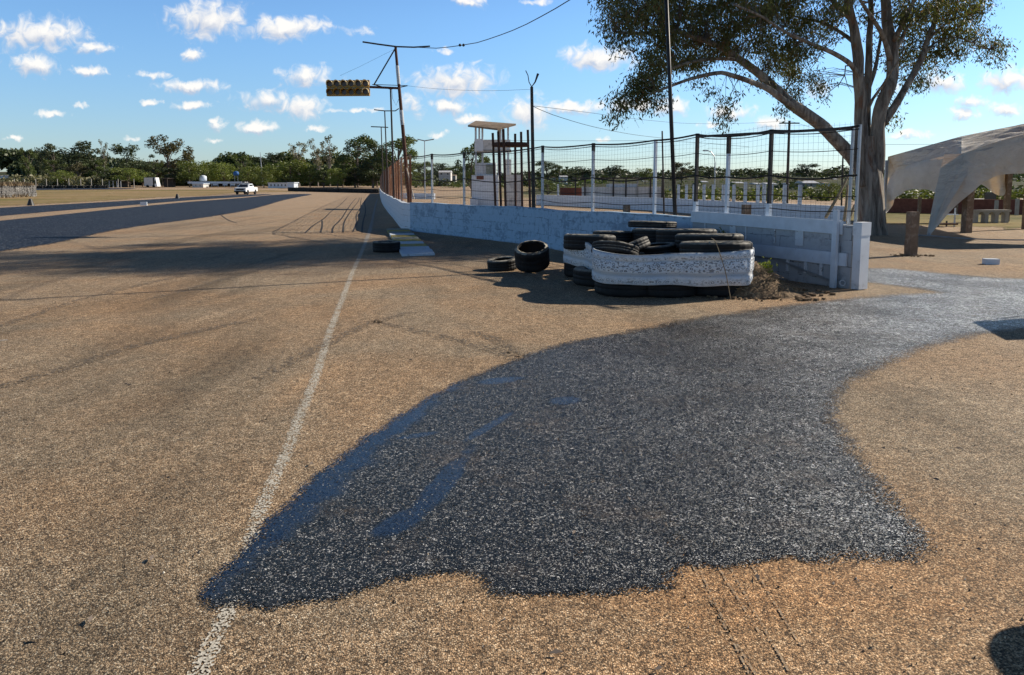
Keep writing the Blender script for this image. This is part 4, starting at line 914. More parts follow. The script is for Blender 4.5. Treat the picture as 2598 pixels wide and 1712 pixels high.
# distant truck cab-like box right of hut
def pickup():
    g = G(625, 493); o = thing('pickup_truck', 'white double cab pickup driving on the track, seen from its front corner', 'pickup', g)
    s = 1.0
    def bx(n, c, d, m, par=o): return MB().box(Vector(c)+g, d).build(n, M[m], par)
    # local x = length (front at -x), y = width; later rotated
    prof = [(-2.45,.45),(-2.5,.75),(-2.4,1.02),(-1.35,1.12),(-.75,1.66),(.75,1.70),(1.05,1.15),(2.5,1.13),(2.55,.5)]
    vs = []; w = .9
    for sy in (-1, 1):
        for (x, z) in prof: vs.append((g.x+x, g.y+sy*(w if z < 1.2 else .74), g.z+z))
    n = len(prof); fs = [tuple(range(n-1, -1, -1)), tuple(n+i for i in range(n))] + [(i, (i+1)%n, n+(i+1)%n, n+i) for i in range(n)]
    body = MB().add(vs, fs).build('body', M['car'], o)
    MB().add([(g.x-1.30,g.y-.72,g.z+1.17),(g.x-1.30,g.y+.72,g.z+1.17),(g.x-.80,g.y+.62,g.z+1.60),(g.x-.80,g.y-.62,g.z+1.60)], [(0,1,2,3)]).build('windscreen', M['glass'], o).location = (-.03, 0, .02)
    for sy in (-1, 1): bx('side_window', (-.05, sy*.80, 1.40), (1.35, .1, .34), 'glass')
    bx('grille', (-2.5, 0, .82), (.06, 1.2, .26), 'black'); bx('bumper', (-2.52, 0, .5), (.16, 1.8, .2), 'black')
    for sy in (-1, 1):
        bx('headlight', (-2.46, sy*.72, .9), (.1, .28, .2), 'steel')
        for x in (-1.6, 1.55): MB().lathe([(0,-.12),(.34,-.12),(.4,-.08),(.4,.08),(.34,.12),(0,.12)], 18, g+Vector((x, sy*.82, .4)), Matrix.Rotation(R(90), 4, 'X')).build('wheel', M['rubber'], o)
    o.rotation_euler = (0, 0, R(88)); return o
pickup()
# tyre barrier lines and the tyre wall at far left
def mini_tyre():
    mb = MB().lathe([(.2,.05),(.33,0),(.36,.06),(.36,.2),(.33,.26),(.2,.21),(.2,.05)], 12); return mb
def tyre_stacks(label, g0, g1, n, cols, rows, mat_name, group):
    first = None
    for i in range(n):
        t = i/(n-1); p = g0.lerp(g1, t)
        if first is None:
            o = thing('tyre_stack', label, 'tyre stack', p, group); mb = MB()
            for r_ in range(rows):
                m_ = mini_tyre(); mb.add([Vector(v)+Vector((p.x+random.uniform(-.05,.05), p.y+random.uniform(-.05,.05), p.z+r_*.25)) for v in m_.v], m_.f)
            mb.build('tyres', M[mat_name], o); first = o
        else: dup(first, (p.x+random.uniform(-.08,.08), p.y+random.uniform(-.1,.1), ZG(p.x,p.y)), random.uniform(0, 6), label=label)
tyre_stacks('one of the low dark tyre stacks lining the far bend left of the wall', G(735,484.5), G(958,490), 56, 1, 3, 'rubber', 'dark tyre stacks along the far bend')
tyre_stacks('low black tyre stack in the row along the far left fence', W(84,470,190)*1, W(272,470,196)*1, 40, 1, 3, 'rubber', 'black tyre stacks along the far left fence') if False else None
def line_of_stacks(label, px0, px1, Y0, Y1, n, rows, group, rub='rubber'):
    a = W(px0, 470, Y0); b = W(px1, 470, Y1); a.z = ZG(a.x, a.y); b.z = ZG(b.x, b.y); tyre_stacks(label, a, b, n, 1, rows, rub, group)
line_of_stacks('one of the low black tyre stacks along the far fence at left', 84, 272, 188, 196, 34, 3, 'black tyre stacks along the far left fence')
M['greyrub'] = mat('weathered_grey_rubber', (.13,.125,.12), .8, .45, 3, .3, col2=(.30,.29,.27), f2=.57, sc2=2)
line_of_stacks('one of the tall grey weathered tyre stacks forming the tyre wall at the left edge', -40, 82, 86, 100, 26, 6, 'grey tyre stacks at the left edge', 'greyrub')
def posts_far():
    a0 = None
    for i, px in enumerate((37,62,91,118,146,175,205,232,260,300,340)):
        c = W(px, 468, 198); z0 = ZG(c.x, 198)
        if a0 is None:
            a0 = thing('fence_post', 'one of the thin pale concrete posts behind the far left tyre stacks', 'post', (c.x, 198, z0), 'pale posts along the far left fence')
            MB().box((c.x, 198, z0+1.2), (.13, .13, 2.4)).build('shaft', M['conc'], a0)
        else: dup(a0, (c.x, 198, z0))
posts_far()
def straw_clump():
    P = []
    for i in range(2600):
        t = random.random(); Yc = 85+14*t; c = W(-40 + 122*t, 470, Yc); x, y = c.x + random.gauss(0,.4), Yc + random.gauss(0,.5) - .5; front = random.random() < .35
        z0 = 0 if front else 1.45; 
        if front: y -= 1.0
        h = random.uniform(.2, .55); w = .05; a = random.uniform(0, 3.14); dx, dy = math.cos(a)*w, math.sin(a)*w; lx = random.gauss(0,.15)
        P.append([(x-dx,y-dy,z0), (x+dx,y+dy,z0), (x+lx+dx*.2,y,z0+h), (x+lx-dx*.2,y,z0+h)])
    tag(quads('dry_grass', P, M['straw']), kind='stuff')
straw_clump()
def small_items():
    g = G(365, 521); o = thing('marker_block', 'small white block lying between the two dark track strips', 'block', g); MB().box(g+Vector((0,0,.13)), (.45, .35, .26), R(20)).build('block', M['white'], o)
    for (x, y, lb) in ((78, 521, 'small black object on the edge of the farthest dark strip, at left'), (450, 503, 'tiny black upright marker on the farthest dark strip')):
        g = G(x, y); MB_ = MB().lathe([(.0,0),(.26,0),(.22,.12),(.10,.5),(0,.52)], 10, g); tag(MB_.build('black_marker', M['black'], None), lb, 'marker')
small_items()

# ------------------------------------------------------------------ background trees
def blob_leaves(puffs, n, s, flat=.6, hang=0.):
    P = []
    vol = np.array([p[3]*p[4]*p[5] for p in puffs])**.7; vol /= vol.sum()
    for (cx, cy, cz, rx, ry, rz), f in zip(puffs, vol):
        m = max(6, int(n*f)); d = rng.normal(size=(m, 3)); d /= np.linalg.norm(d, axis=1)[:, None]
        r = rng.random(m)**.45; c = d*r[:, None]*np.array([rx, ry, rz]) + np.array([cx, cy, cz])
        a = rng.normal(size=(m, 3)); a[:, 2] *= flat; a /= np.linalg.norm(a, axis=1)[:, None]
        b = np.cross(a, rng.normal(size=(m, 3))); b /= np.linalg.norm(b, axis=1)[:, None]
        sz = s*rng.uniform(.5, 1.3, m)[:, None]; a *= sz; b *= sz*.6
        P.append(np.stack([c-a, c-b*.8, c+a, c+b*.8], 1))
    return np.concatenate(P)
def proto_tree(kind, seed):
    """unit tree: height 1, built once at the origin"""
    r = random.Random(seed); puffs = []; lm = M['lf_mid']; bk = M['bark2']; n = 1500; s = .026; limbs = []
    def puff(x, y, z, a, b=None): a *= 1.25; puffs.append((x, y, z, a, a, (b*1.25 if b else a*.8)))
    if kind == 'dense':
        lm = M['lf_dark']; w = .30
        for i in range(26): z = r.uniform(.22, .93); k = w*math.sqrt(max(.05, 1-((z-.5)/.52)**2)); a = r.uniform(0, 6.3); q = r.uniform(.3, 1)*k; puff(q*math.cos(a), q*math.sin(a), z, r.uniform(.07, .13))
        n = 2600
    elif kind == 'round':
        lm = M['lf_lite']
        for i in range(30): z = r.uniform(.25, .88); k = .48*math.sqrt(max(.05, 1-((z-.5)/.5)**2)); a = r.uniform(0, 6.3); q = r.uniform(.2, 1)*k; puff(q*math.cos(a), q*math.sin(a), z, r.uniform(.10, .17))
        n = 2600; s = .03
    elif kind == 'gum':
        for i in range(24): z = r.uniform(.30, .95); k = .40*math.sqrt(max(.05, 1-((z-.62)/.42)**2)); a = r.uniform(0, 6.3); q = r.uniform(.35, 1)*k; puff(q*math.cos(a), q*math.sin(a), z, r.uniform(.06, .12), .06); limbs.append(puffs[-1][:3])
        lm = M['lf_mid']; n = 4200; s = .022
    elif kind == 'brown':
        for i in range(24): z = r.uniform(.2, .95); k = .36*math.sqrt(max(.05, 1-((z-.5)/.52)**2)); a = r.uniform(0, 6.3); q = r.uniform(.35, 1)*k; puff(q*math.cos(a), q*math.sin(a), z, r.uniform(.06, .13), .08); limbs.append(puffs[-1][:3])
        lm = M['lf_brn']; n = 4400; s = .022
    elif kind == 'pine':
        lm = M['lf_dark']
        for i in range(16): z = r.uniform(.35, .95); k = .20; a = r.uniform(0, 6.3); q = r.uniform(.2, 1)*k; puff(q*math.cos(a), q*math.sin(a), z, r.uniform(.07, .12), .045); limbs.append(puffs[-1][:3])
        n = 2600; s = .022
    elif kind == 'sparse':
        lm = M['lf_grey']
        for i in range(20): z = r.uniform(.42, .97); k = .26; a = r.uniform(0, 6.3); q = r.uniform(.4, 1)*k*(z); puff(q*math.cos(a), q*math.sin(a), z, r.uniform(.035, .07)); limbs.append(puffs[-1][:3])
        n = 1100; s = .020; bk = M['barkp']
    root = thing('tree', 'prototype', 'tree', (0, 0, 0)); mb = MB()
    tw = .022 if kind != 'sparse' else .018
    mb.tube([(0,0,-.04), (.01,0,.25), (0,.01,.55), (.01,0,.8)], [tw, tw*.8, tw*.5, tw*.2], 7)
    for (x, y, z) in (limbs or [p[:3] for p in puffs[::3]]):
        z0 = max(.12, z - .25 - .1*r.random()); mb.tube([(0, 0, z0), (x*.5, y*.5, z0+(z-z0)*.6), (x, y, z)], [tw*.42, tw*.28, tw*.1], 4)
    mb.build('trunk', bk, root); quads('crown', blob_leaves(puffs, n, s), lm, root); return root
PROTO = {}
used = set()
def tree(kind, px, top, wid, Y, label, group, rz=None, var=None, base=None):
    v = var if var is not None else (len(used)) % 2
    key = (kind, v)
    if key not in PROTO: PROTO[key] = proto_tree(kind, hash(kind) % 97 if False else sum(map(ord, kind)) + v*13)
    c = W(px, top, Y); z0 = HZ(c.x, Y) if Y > 240 or (c.x > 4+.02*Y and Y > 115) else ZG(c.x, Y)
    if base is not None: z0 = base
    h = c.z - z0; nat = {'dense': .62, 'round': .95, 'gum': .82, 'brown': .74, 'pine': .5, 'sparse': .56}[kind]
    w = 1.3*wid/F*Y/(nat*h); rz = rz if rz is not None else (px*1.7) % 6.28
    w = max(.35, min(2.6, w))
    p = PROTO[key]
    if key not in used: used.add(key); p.location = (c.x, Y, z0); p.rotation_euler = (0, 0, rz); p.scale = (w*h, w*h, h); p['label'] = label; p['group'] = group; return p
    return dup(p, (c.x, Y, z0), rz, (w*h, w*h, h), label, group)
GL = 'trees behind the far left paddock'; GM = 'trees beyond the end of the straight'; GR = 'trees on the slope beyond the fence'
for a in [
 ('gum',69,369,30,265,'slim grey-green tree near the left edge, first to stand above the dark ridge',GL),
 ('dense',101,370,26,270,'small dark domed tree second from the left edge',GL),
 ('pine',135,361,42,262,'dark tall umbrella-topped tree third from the left edge',GL),
 ('dense',196,356,82,258,'broad very dark tree, largest at far left',GL),
 ('dense',232,372,48,262,'dark shoulder tree touching the right side of the broad dark one',GL),
 ('sparse',260,349,26,240,'thin nearly bare tree poking above the dark wood at left',GL),
 ('dense',318,365,54,255,'dense dark dome-shaped tree between the bare tree and the tall brown-green one',GL),
 ('pine',373,386,30,250,'small dark narrow tree left of the tall brown-green tree',GL),
 ('brown',423,343,84,238,'tall brown-green tree with lumpy top above the white van',GL),
 ('gum',482,387,36,250,'small tree directly right of the tall brown-green tree',GL),
 ('round',478,403,62,216,'green round tree right of the dark shed, first of the row over the shelter',GL),
 ('round',522,404,58,222,'green round tree second in the row over the shelter',GL),
 ('round',566,408,56,224,'yellow-green round tree over the middle of the long shelter',GL),
 ('gum',612,388,40,245,'pointed tree above the blue tank',GL),
 ('round',628,418,50,215,'green tree behind the pickup truck',GL),
 ('round',327,422,66,212,'bright green low tree left of the white van',GL),
 ('dense',290,428,50,216,'dark low tree left of the bright green low one',GL),
 ('round',160,428,50,212,'yellow-green bush tree in the scrub at left',GL),
 ('brown',195,412,50,222,'brownish tree before the broad dark tree',GL),
 ('gum',240,400,45,226,'grey-green tree below the bare thin tree',GL),
 ('gum',135,400,40,240,'low grey-green tree below the umbrella-topped tree',GL),
 ('dense',360,415,50,224,'dark tree filling the gap behind the white van',GL),
 ('dense',440,425,60,218,'dark low tree behind the dark open shed',GL),
 ('gum',395,410,40,232,'grey-green tree left of the tall brown-green trunk',GL),
 ('dense',697,387,44,300,'rounded dark tree on the ridge right of the radio mast',GM),
 ('dense',655,398,60,310,'low dark ridge tree behind the radio mast',GM),
 ('sparse',756,356,54,232,'open-crowned tree, leftmost of the three thin trees',GM),
 ('sparse',804,348,40,228,'slim bare-limbed tree in the middle of the three thin trees',GM),
 ('sparse',834,339,48,226,'tall bare-limbed tree, rightmost of the three thin trees',GM),
 ('gum',905,333,90,214,'big rounded eucalypt left of the masts',GM),
 ('gum',868,388,54,216,'small tree filling between the thin trees and the big eucalypt',GM),
 ('gum',1008,337,104,205,'big rounded eucalypt behind the signal mast',GM),
 ('gum',955,352,64,210,'tree joining the two big eucalypts behind the masts',GM),
 ('dense',945,400,70,200,'dark low tree below the big eucalypts',GM),
 ('round',735,402,70,208,'green tree beneath the leftmost thin tree',GM),
 ('round',690,418,56,204,'green round tree right of the radio mast foot',GM),
 ('round',785,410,56,208,'dark green round tree beneath the middle thin tree',GM),
 ('round',856,424,56,196,'bright yellow-green tree low in front of the big eucalypt',GM),
 ('gum',820,425,48,202,'low green tree left of the bright yellow-green one',GM),
 ('dense',900,425,56,205,'dark low tree right of the bright yellow-green one',GM),
 ('round',668,430,44,198,'low green tree over the windowed hut',GM),
 ('gum',1075,405,50,205,'low tree at the right foot of the second big eucalypt',GM),
 ('gum',1030,420,60,195,'low tree behind the mesh right of the signal mast',GM),
 ('gum',1196,352,66,98,'leafy tree just left of the lookout tower',GR),
 ('gum',1222,392,44,104,'low leafy tree seen through the open level of the tower',GR),
 ('dense',1125,412,60,300,'dark low tree on the ridge between mast and tower',GR),
 ('gum',1155,418,50,290,'grey tree on the ridge left of the tower tree',GR),
 ('gum',1387,404,60,250,'rounded tree right of the pronged pole',GR),
 ('gum',1420,414,34,245,'smaller rounded tree, next right of the pronged pole',GR),
 ('pine',1478,419,40,240,'flat-topped tree above the brick wall',GR),
 ('dense',1450,428,60,250,'dark low tree left of the flat-topped one',GR),
 ('dense',1562,418,86,300,'broad dark tree above the long white building',GR),
 ('round',1637,424,42,180,'green palm-like tree left of the tall black pole',GR),
 ('brown',1731,412,50,190,'brown-green bushy tree right of the tall black pole',GR),
 ('gum',1768,418,38,230,'tree between the first dark fence post and the bushy tree',GR),
 ('dense',1800,430,40,240,'low dark tree behind the street lamp',GR),
 ('gum',1862,428,50,300,'flat grey tree between the street lamp and the second dark post',GR),
 ('dense',1905,430,44,300,'low dark tree left of the second dark post',GR),
 ('gum',1932,424,46,290,'tree directly behind the second dark post',GR),
 ('dense',2048,415,92,330,'broad dark hilltop tree right of the utility pole',GR),
 ('gum',2106,428,46,300,'lower tree right of the broad hilltop tree',GR),
 ('gum',2015,452,30,150,'yellow-green tree below the hilltop tree',GR),
 ('round',2104,460,60,80,'yellow-green tree left of the gum trunk, behind the sticks',GR),
 ('round',2330,500,70,62,'green bush behind the red wall, inside the smaller tent arch',GR),
 ('gum',2345,470,60,110,'green tree behind the small tent arch top',GR),
 ('dense',2490,466,60,140,'dark green trees right of the brown tent post',GR),
 ('gum',2550,480,70,130,'grey-green tree low under the tent right part',GR),
 ('round',1455,470,40,92,'shrubby green tree behind the brick wall',GR),
 ('gum',1390,455,44,100,'thin green tree right of the pronged pole foot',GR)]:
    tree(*a)
def wood(name, spots, matl, n, s):
    puffs = []
    for (px, top, Y, r) in spots: c = W(px, top, Y); puffs.append((c.x, Y, c.z-r*.7, r, r, r*.8))
    tag(quads(name, blob_leaves(puffs, n, s), matl), kind='stuff')
rr_ = random.Random(3)
sp = [(px, 377+rr_.uniform(0, 8)+ max(0, px-55)*.10, 340+rr_.uniform(0, 20), rr_.uniform(3, 6)) for px in range(-60, 330, 7)] + [(px, 414+rr_.uniform(-6, 10), 300, rr_.uniform(4, 7)) for px in range(50, 460, 12)] + [(px, 425+rr_.uniform(-4, 8), 280, rr_.uniform(4, 6)) for px in range(260, 560, 12)]
wood('distant_wood', sp, M['lf_dark'], 42000, 1.1)
sp = [(px, 396+10*math.sin(px*.05)+rr_.uniform(-3, 6), 330, rr_.uniform(4, 7)) for px in range(560, 980, 9)] + [(px, 418+rr_.uniform(-5, 9), 260, rr_.uniform(3, 6)) for px in range(460, 960, 9)] + [(px, 438+rr_.uniform(-5, 8), 240, rr_.uniform(2.5, 4)) for px in range(430, 960, 9)]
wood('distant_wood', sp, M['lf_mid'], 36000, .8)
sp = [(px, 432+6*math.sin(px*.02)+5*math.sin(px*.055)+rr_.uniform(-3, 5), 420+rr_.uniform(-30, 60), rr_.uniform(5, 9)) for px in range(1040, 2900, 8)] + [(px, 446+rr_.uniform(-5, 7), 330, rr_.uniform(3, 6)) for px in range(1040, 2900, 12)]
sp += [(px, 452+rr_.uniform(-6, 6), 250+rr_.uniform(-20, 20), rr_.uniform(2.5, 4.5)) for px in range(1050, 2900, 11)]
wood('distant_wood', sp, M['lf_dark'], 80000, 1.0)
sp = [(px, 458+rr_.uniform(-6, 8), 230+rr_.uniform(-30, 30), rr_.uniform(2, 4)) for px in range(1050, 2900, 13)] + [(px, 474+rr_.uniform(-6, 6), 150+rr_.uniform(-20, 20), rr_.uniform(1., 2.2)) for px in range(1400, 2900, 34)]
wood('hillside_scrub', sp, M['lf_mid'], 30000, .45)
sp = [(px, 455+rr_.uniform(-9, 10), rr_.uniform(262, 300), rr_.uniform(2.2, 4.2)) for px in range(1350, 2900, 9)] + [(px, 468+rr_.uniform(-8, 8), rr_.uniform(110, 150), rr_.uniform(1., 1.9)) for px in range(1690, 2900, 40)]
sp += [(px, 449+rr_.uniform(-7, 7), rr_.uniform(300, 380), rr_.uniform(3.5, 5.5)) for px in range(1040, 2900, 9)]
wood('hillside_wood', sp, M['lf_dark'], 100000, .6)
sp = [(px, 450+rr_.uniform(-6, 10), 222+rr_.uniform(-12, 14), rr_.uniform(2, 3.4)) for px in range(-60, 300, 5)]
wood('paddock_scrub', sp, M['lf_grey'], 26000, .5)
sp = [(px, 484+rr_.uniform(-8, 6), 78+rr_.uniform(-8, 12), rr_.uniform(.5, 1.1)) for px in range(1690, 2700, 13)]
wood('green_undergrowth', sp, M['lf_lite'], 9000, .2)

# ------------------------------------------------------------------ the big gum tree
YT = 24.
def gum():
    base = G(2218, 598); base = Vector((W(2214, 598, YT).x, YT, 0))
    root = thing('eucalyptus_tree', 'huge spreading eucalyptus with several peeling trunks and drooping dark crown behind the fence', 'tree', base)
    def P3(px, py, dy): w = W(px, py, YT+dy); return w
    mb = MB(); segs = []
    def limb(pts, r0, r1, n=12, wob=.02, step=.22):
        Q = cat_rom([P3(*p) for p in pts], step); m = len(Q)
        out = []; rad = []
        for i, p in enumerate(Q):
            t = i/(m-1); rr = r0 + (r1-r0)*t**.85
            o = Vector((mnoise.noise(p*1.1), mnoise.noise(p*1.1+Vector((9,0,0))), 0))*rr*.5
            rad.append(rr*(1 + .12*mnoise.noise(p*1.9+Vector((0,5,0))))); out.append(p+o*min(1, t*3))
        mb.tube(out, rad, n); segs.append(list(zip(out, rad))); return out
    zb = [(2213,618,0)]
    # root flare and bole (three fused stems)
    bole = [(2217,612,0),(2215,585,0),(2209,520,0),(2204,470,0),(2203,420,.05),(2204,380,.1),(2205,345,.1)]
    Q = cat_rom([P3(*p) for p in bole], .12); m = len(Q); vs = []; nseg = 28
    for i, p in enumerate(Q):
        t = i/(m-1)
        for k in range(nseg):
            a = 2*math.pi*k/nseg
            rr = .365 - .20*sst(.5, 1., t) + .13*math.exp(-t*9) + .045*math.sin(3*a+1.2+t*2) + .028*math.sin(7*a+t*5) + .03*mnoise.noise(Vector((math.cos(a)*1.5, math.sin(a)*1.5, p.z*1.3)))
            rr *= 1 + .10*math.exp(-t*10)*math.sin(5*a)
            vs.append(p + Vector((math.cos(a)*rr*(1+.12*t), math.sin(a)*rr, 0)))
    mb.add(vs, [(i*nseg+k, i*nseg+(k+1)%nseg, (i+1)*nseg+(k+1)%nseg, (i+1)*nseg+k) for i in range(m-1) for k in range(nseg)])
    L1 = limb([(2200,470,0),(2183,428,0),(2150,385,-.1),(2110,345,-.2),(2050,293,-.5),(2003,258,-.7)], .22, .17)
    limb([(2040,287,-.5),(1990,255,-.9),(1950,227,-1.1),(1905,207,-1.4),(1860,192,-1.7),(1830,184,-1.9),(1790,190,-2.1),(1740,204,-2.4),(1700,219,-2.7),(1650,238,-3)], .12, .03, 9)
    limb([(2003,258,-.7),(1970,225,-.6),(1930,190,-.5),(1880,152,-.6),(1830,120,-.8),(1770,95,-1),(1700,78,-1.2),(1620,85,-1.4),(1560,80,-1.6)], .16, .03, 9)
    limb([(1880,152,-.6),(1830,148,-1),(1760,155,-1.4),(1690,178,-1.8),(1620,210,-2.1),(1575,250,-2.3)], .07, .02, 7)
    C1 = limb([(2192,470,-.1),(2184,400,-.15),(2183,330,-.2),(2185,280,-.2),(2183,210,-.3),(2178,150,-.4),(2168,90,-.5),(2155,20,-.6),(2148,-80,-.8),(2120,-200,-1.),(2110,-300,-1.2)], .235, .07)
    limb([(2182,200,-.3),(2160,165,-.7),(2125,140,-1.2),(2085,121,-1.7),(2045,105,-2.1),(1990,80,-2.5),(1930,40,-2.9),(1860,10,-3.2)], .09, .025, 8)
    limb([(2170,110,-.4),(2130,80,.2),(2080,55,.8),(2030,45,1.2),(1960,20,1.6)], .07, .02, 7)
    limb([(2160,50,-.5),(2100,-10,-.2),(2020,-70,.1),(1930,-130,.4),(1840,-160,.8)], .09, .025, 7)
    C2 = limb([(2222,440,.1),(2226,370,.1),(2229,300,.1),(2240,260,0),(2256,215,0),(2264,170,.1),(2262,120,.2),(2252,60,.3),(2246,0,.4),(2240,-110,.6),(2255,-220,.8),(2250,-330,1)], .25, .07)
    C3 = limb([(2205,420,.3),(2200,350,.4),(2197,300,.5),(2200,230,.6),(2203,150,.8),(2206,90,1),(2210,20,1.2),(2200,-80,1.5),(2215,-200,1.8)], .16, .05, 10)
    limb([(2200,235,.6),(2215,190,.9),(2228,130,1.2),(2240,80,1.5),(2290,20,2)], .08, .03, 8)
    limb([(2258,150,0),(2240,90,-.4),(2215,50,-.8),(2190,10,-1.2),(2150,-60,-1.6)], .10, .03, 8)
    R1 = limb([(2236,320,.1),(2250,300,.2),(2275,262,.3),(2300,218,.5),(2322,180,.7),(2345,130,.9),(2362,80,1.1),(2378,20,1.4),(2400,-60,1.6),(2440,-150,1.9)], .13, .04, 9)
    limb([(2262,180,0),(2280,110,.4),(2310,60,.8),(2350,25,1.2),(2400,10,1.6)], .08, .02, 8)
    limb([(2264,110,.1),(2290,60,-.3),(2320,0,-.6),(2360,-80,-1),(2400,-140,-1.3)], .09, .025, 8)
    limb([(2335,150,.8),(2370,110,.9),(2410,95,1.),(2450,100,1.1),(2490,118,1.2),(2530,130,1.3)], .05, .012, 6)
    limb([(2355,100,1),(2400,60,.8),(2450,40,.6),(2500,30,.4)], .05, .012, 6)
    limb([(2200,285,0),(2215,250,-.3),(2240,215,-.6),(2262,180,-1),(2290,140,-1.3)], .06, .02, 7)
    # dead forked twig hanging left of the stems
    limb([(2170,165,-.4),(2145,167,-.5),(2143,190,-.6),(2130,212,-.7),(2105,232,-.8),(2098,262,-.9)], .028, .006, 5)
    limb([(2143,190,-.6),(2150,215,-.5),(2162,236,-.5)], .015, .004, 5)
    limb([(2085,128,-1.6),(2072,155,-1.6),(2052,180,-1.7)], .02, .006, 5)
    mb.build('trunk', M['bark'], root, True)
    # crown: puffs of twigs carrying hanging leaves
    PF = [ # px, py, rx, ry, depth offset, density
     (1580,40,55,45,-1.4,1),(1560,-20,45,50,-1,1),(1640,20,60,55,-1.6,1.2),(1600,110,55,30,-1.7,.55),(1560,95,30,30,-1.5,.6),(1620,80,40,25,-1.2,.6),
     (1700,-10,60,60,0,1.2),(1720,70,60,45,-1,1.3),(1690,120,50,45,-1.8,1.4),(1660,170,40,45,-2.3,1.3),(1630,205,45,35,-2.6,1.3),(1600,225,35,40,-2.8,1.2),
     (1570,255,25,35,-3,.9),(1550,295,18,22,-3.1,.45),(1660,240,35,25,-2.6,.8),(1670,270,18,18,-2.6,.3),(1640,265,25,18,-2.8,.35),
     (1760,150,50,30,-1,1.1),(1720,160,50,25,0,.9),(1780,100,60,50,.5,1.3),(1790,20,65,55,1,1.3),(1740,-80,80,60,1,1.2),(1640,-90,60,50,0,1),
     (1850,60,60,50,-1.5,1.2),(1850,120,50,30,.3,1.1),(1870,-20,60,55,.5,1.2),(1930,30,55,55,-1,1.3),(1930,105,55,40,1,1.3),(1880,160,40,15,-1.,.4),(1960,150,45,35,.6,1.1),
     (2000,20,50,60,1,1.3),(2010,110,45,45,-1.5,1.2),(2000,170,30,45,1.2,1.4),(2010,225,26,45,1.,1.3),(2050,60,45,45,.6,1.1),(2060,120,35,25,-2,.7),(2060,195,30,18,1.2,.75),(2080,210,22,30,1.2,.9),
     (2085,235,14,20,1.2,.5),(1840,275,20,25,-2,.9),(1848,250,18,20,-2,.6),(1835,312,10,14,-2,.4),(1800,225,30,12,-2,.25),(1960,215,26,14,-.6,.4),(1920,200,20,16,.2,.4),(1985,280,10,10,-.8,.2),
     (1760,205,40,14,-2.2,.3),(2110,20,40,40,-1,.9),(2110,80,35,25,1,.6),(2130,-50,60,60,.4,1.1),(2030,-80,80,70,.4,1.2),(1910,-100,80,60,.5,1.1),(1820,-150,80,50,.6,1.1),
     (2230,-150,110,60,1,.9),(2120,-200,100,60,-1,1.),(2180,30,35,40,1.5,.5),(2210,-60,60,50,-1,.8),(2230,60,30,40,1.4,.4),
     (2290,30,45,45,1.2,.9),(2310,90,45,40,1.6,.9),(2270,150,20,40,1.3,.9),(2300,140,40,35,1.8,.9),(2340,40,45,40,-.6,.9),(2390,20,50,40,1,1.),(2400,80,45,35,1.2,1.2),(2380,125,45,28,1,1.1),(2425,130,30,22,1,1.3),
     (2450,30,45,35,.6,1.),(2460,80,40,28,1.2,.9),(2500,100,32,28,1.3,.8),(2535,120,24,28,1.3,.8),(2500,145,30,14,1.3,.5),(2545,148,12,14,1.3,.4),(2480,10,40,25,.5,.8),(2400,-50,80,50,1,1.),(2500,-60,50,50,.8,.8),
     (2300,-80,70,50,.2,.9),(2340,160,40,22,1.8,.9),(2370,175,30,16,1.6,.6),(2330,195,30,16,1.5,.5),(2340,210,20,18,1.4,.35),(2300,200,24,26,2,.7),(2255,260,14,26,2,.5),(2225,150,12,30,2,.6),(2265,300,20,16,1,.2),
     (2250,230,14,30,2.2,.7),(2330,215,26,14,1,.4),(2350,-160,110,60,.6,.8),(2000,-210,110,60,0,.9),(1700,-150,80,50,0,.9),(2240,-260,130,60,.5,.8),(2080,-300,100,50,0,.7),(1880,-230,90,40,.5,.7)]
    allpts = [(p, r) for sg in segs for (p, r) in sg[::2]]
    ap = np.array([tuple(p) for p, r in allpts]); tw = MB(); LV = []; cnt = 0
    PF += [(px+6, py, rx, ry, dy+3.0, dn*.30) for (px, py, rx, ry, dy, dn) in PF if dn >= .8 and py < 200] + [(px-4, py-15, rx, ry, dy-1.6, dn*.25) for (px, py, rx, ry, dy, dn) in PF if dn >= .8 and py < 60] + [(px, -330-(px%70), 110, 60, dz_, .5) for px in range(1650, 2500, 90) for dz_ in (-1, 2.5)]
    for (px, py, rx, ry, dy, dn) in PF:
        c = P3(px, py, dy); sx, sz = rx/F*YT, ry/F*YT; sy = max(sx, sz)*1.05
        nclu = max(3, int(dn*43*(sx*sz)/(.5) + 2))
        for _ in range(nclu):
            d = rng.normal(size=3); d /= np.linalg.norm(d); r_ = rng.random()**.5
            q_ = np.array(tuple(c)) + d*r_*np.array([sx, sy, sz])
            # twig from the nearest limb point
            j = int(np.argmin(((ap-q_)**2*np.array([1,1,1.6])).sum(1))); a = Vector(ap[j]); b = Vector(q_)
            if (a-b).length < 3.2 and rng.random() < .42:
                mid = a.lerp(b, .55) + Vector((rng.normal()*.1, rng.normal()*.1, .12+.06*abs(rng.normal())))
                tw.tube([a, mid, b], [.014, .009, .004], 3, False)
            m = int(rng.integers(22, 40)); sp_ = .14
            o = np.array([rng.normal(size=m)*sp_, rng.normal(size=m)*sp_, rng.normal(size=m)*sp_*.9 - .05]).T + q_
            L_ = rng.uniform(.08, .17, m); W_ = L_*rng.uniform(.20, .34, m)
            dn_ = np.stack([rng.normal(size=m)*.55, rng.normal(size=m)*.55, -np.ones(m)*rng.uniform(.3, 1.1, m)], 1); dn_ /= np.linalg.norm(dn_, axis=1)[:, None]
            sd_ = np.cross(dn_, rng.normal(size=(m, 3))); sd_ /= np.linalg.norm(sd_, axis=1)[:, None]
            A = o; B = o + dn_*L_[:, None]; Mi = o + dn_*(L_*.45)[:, None]
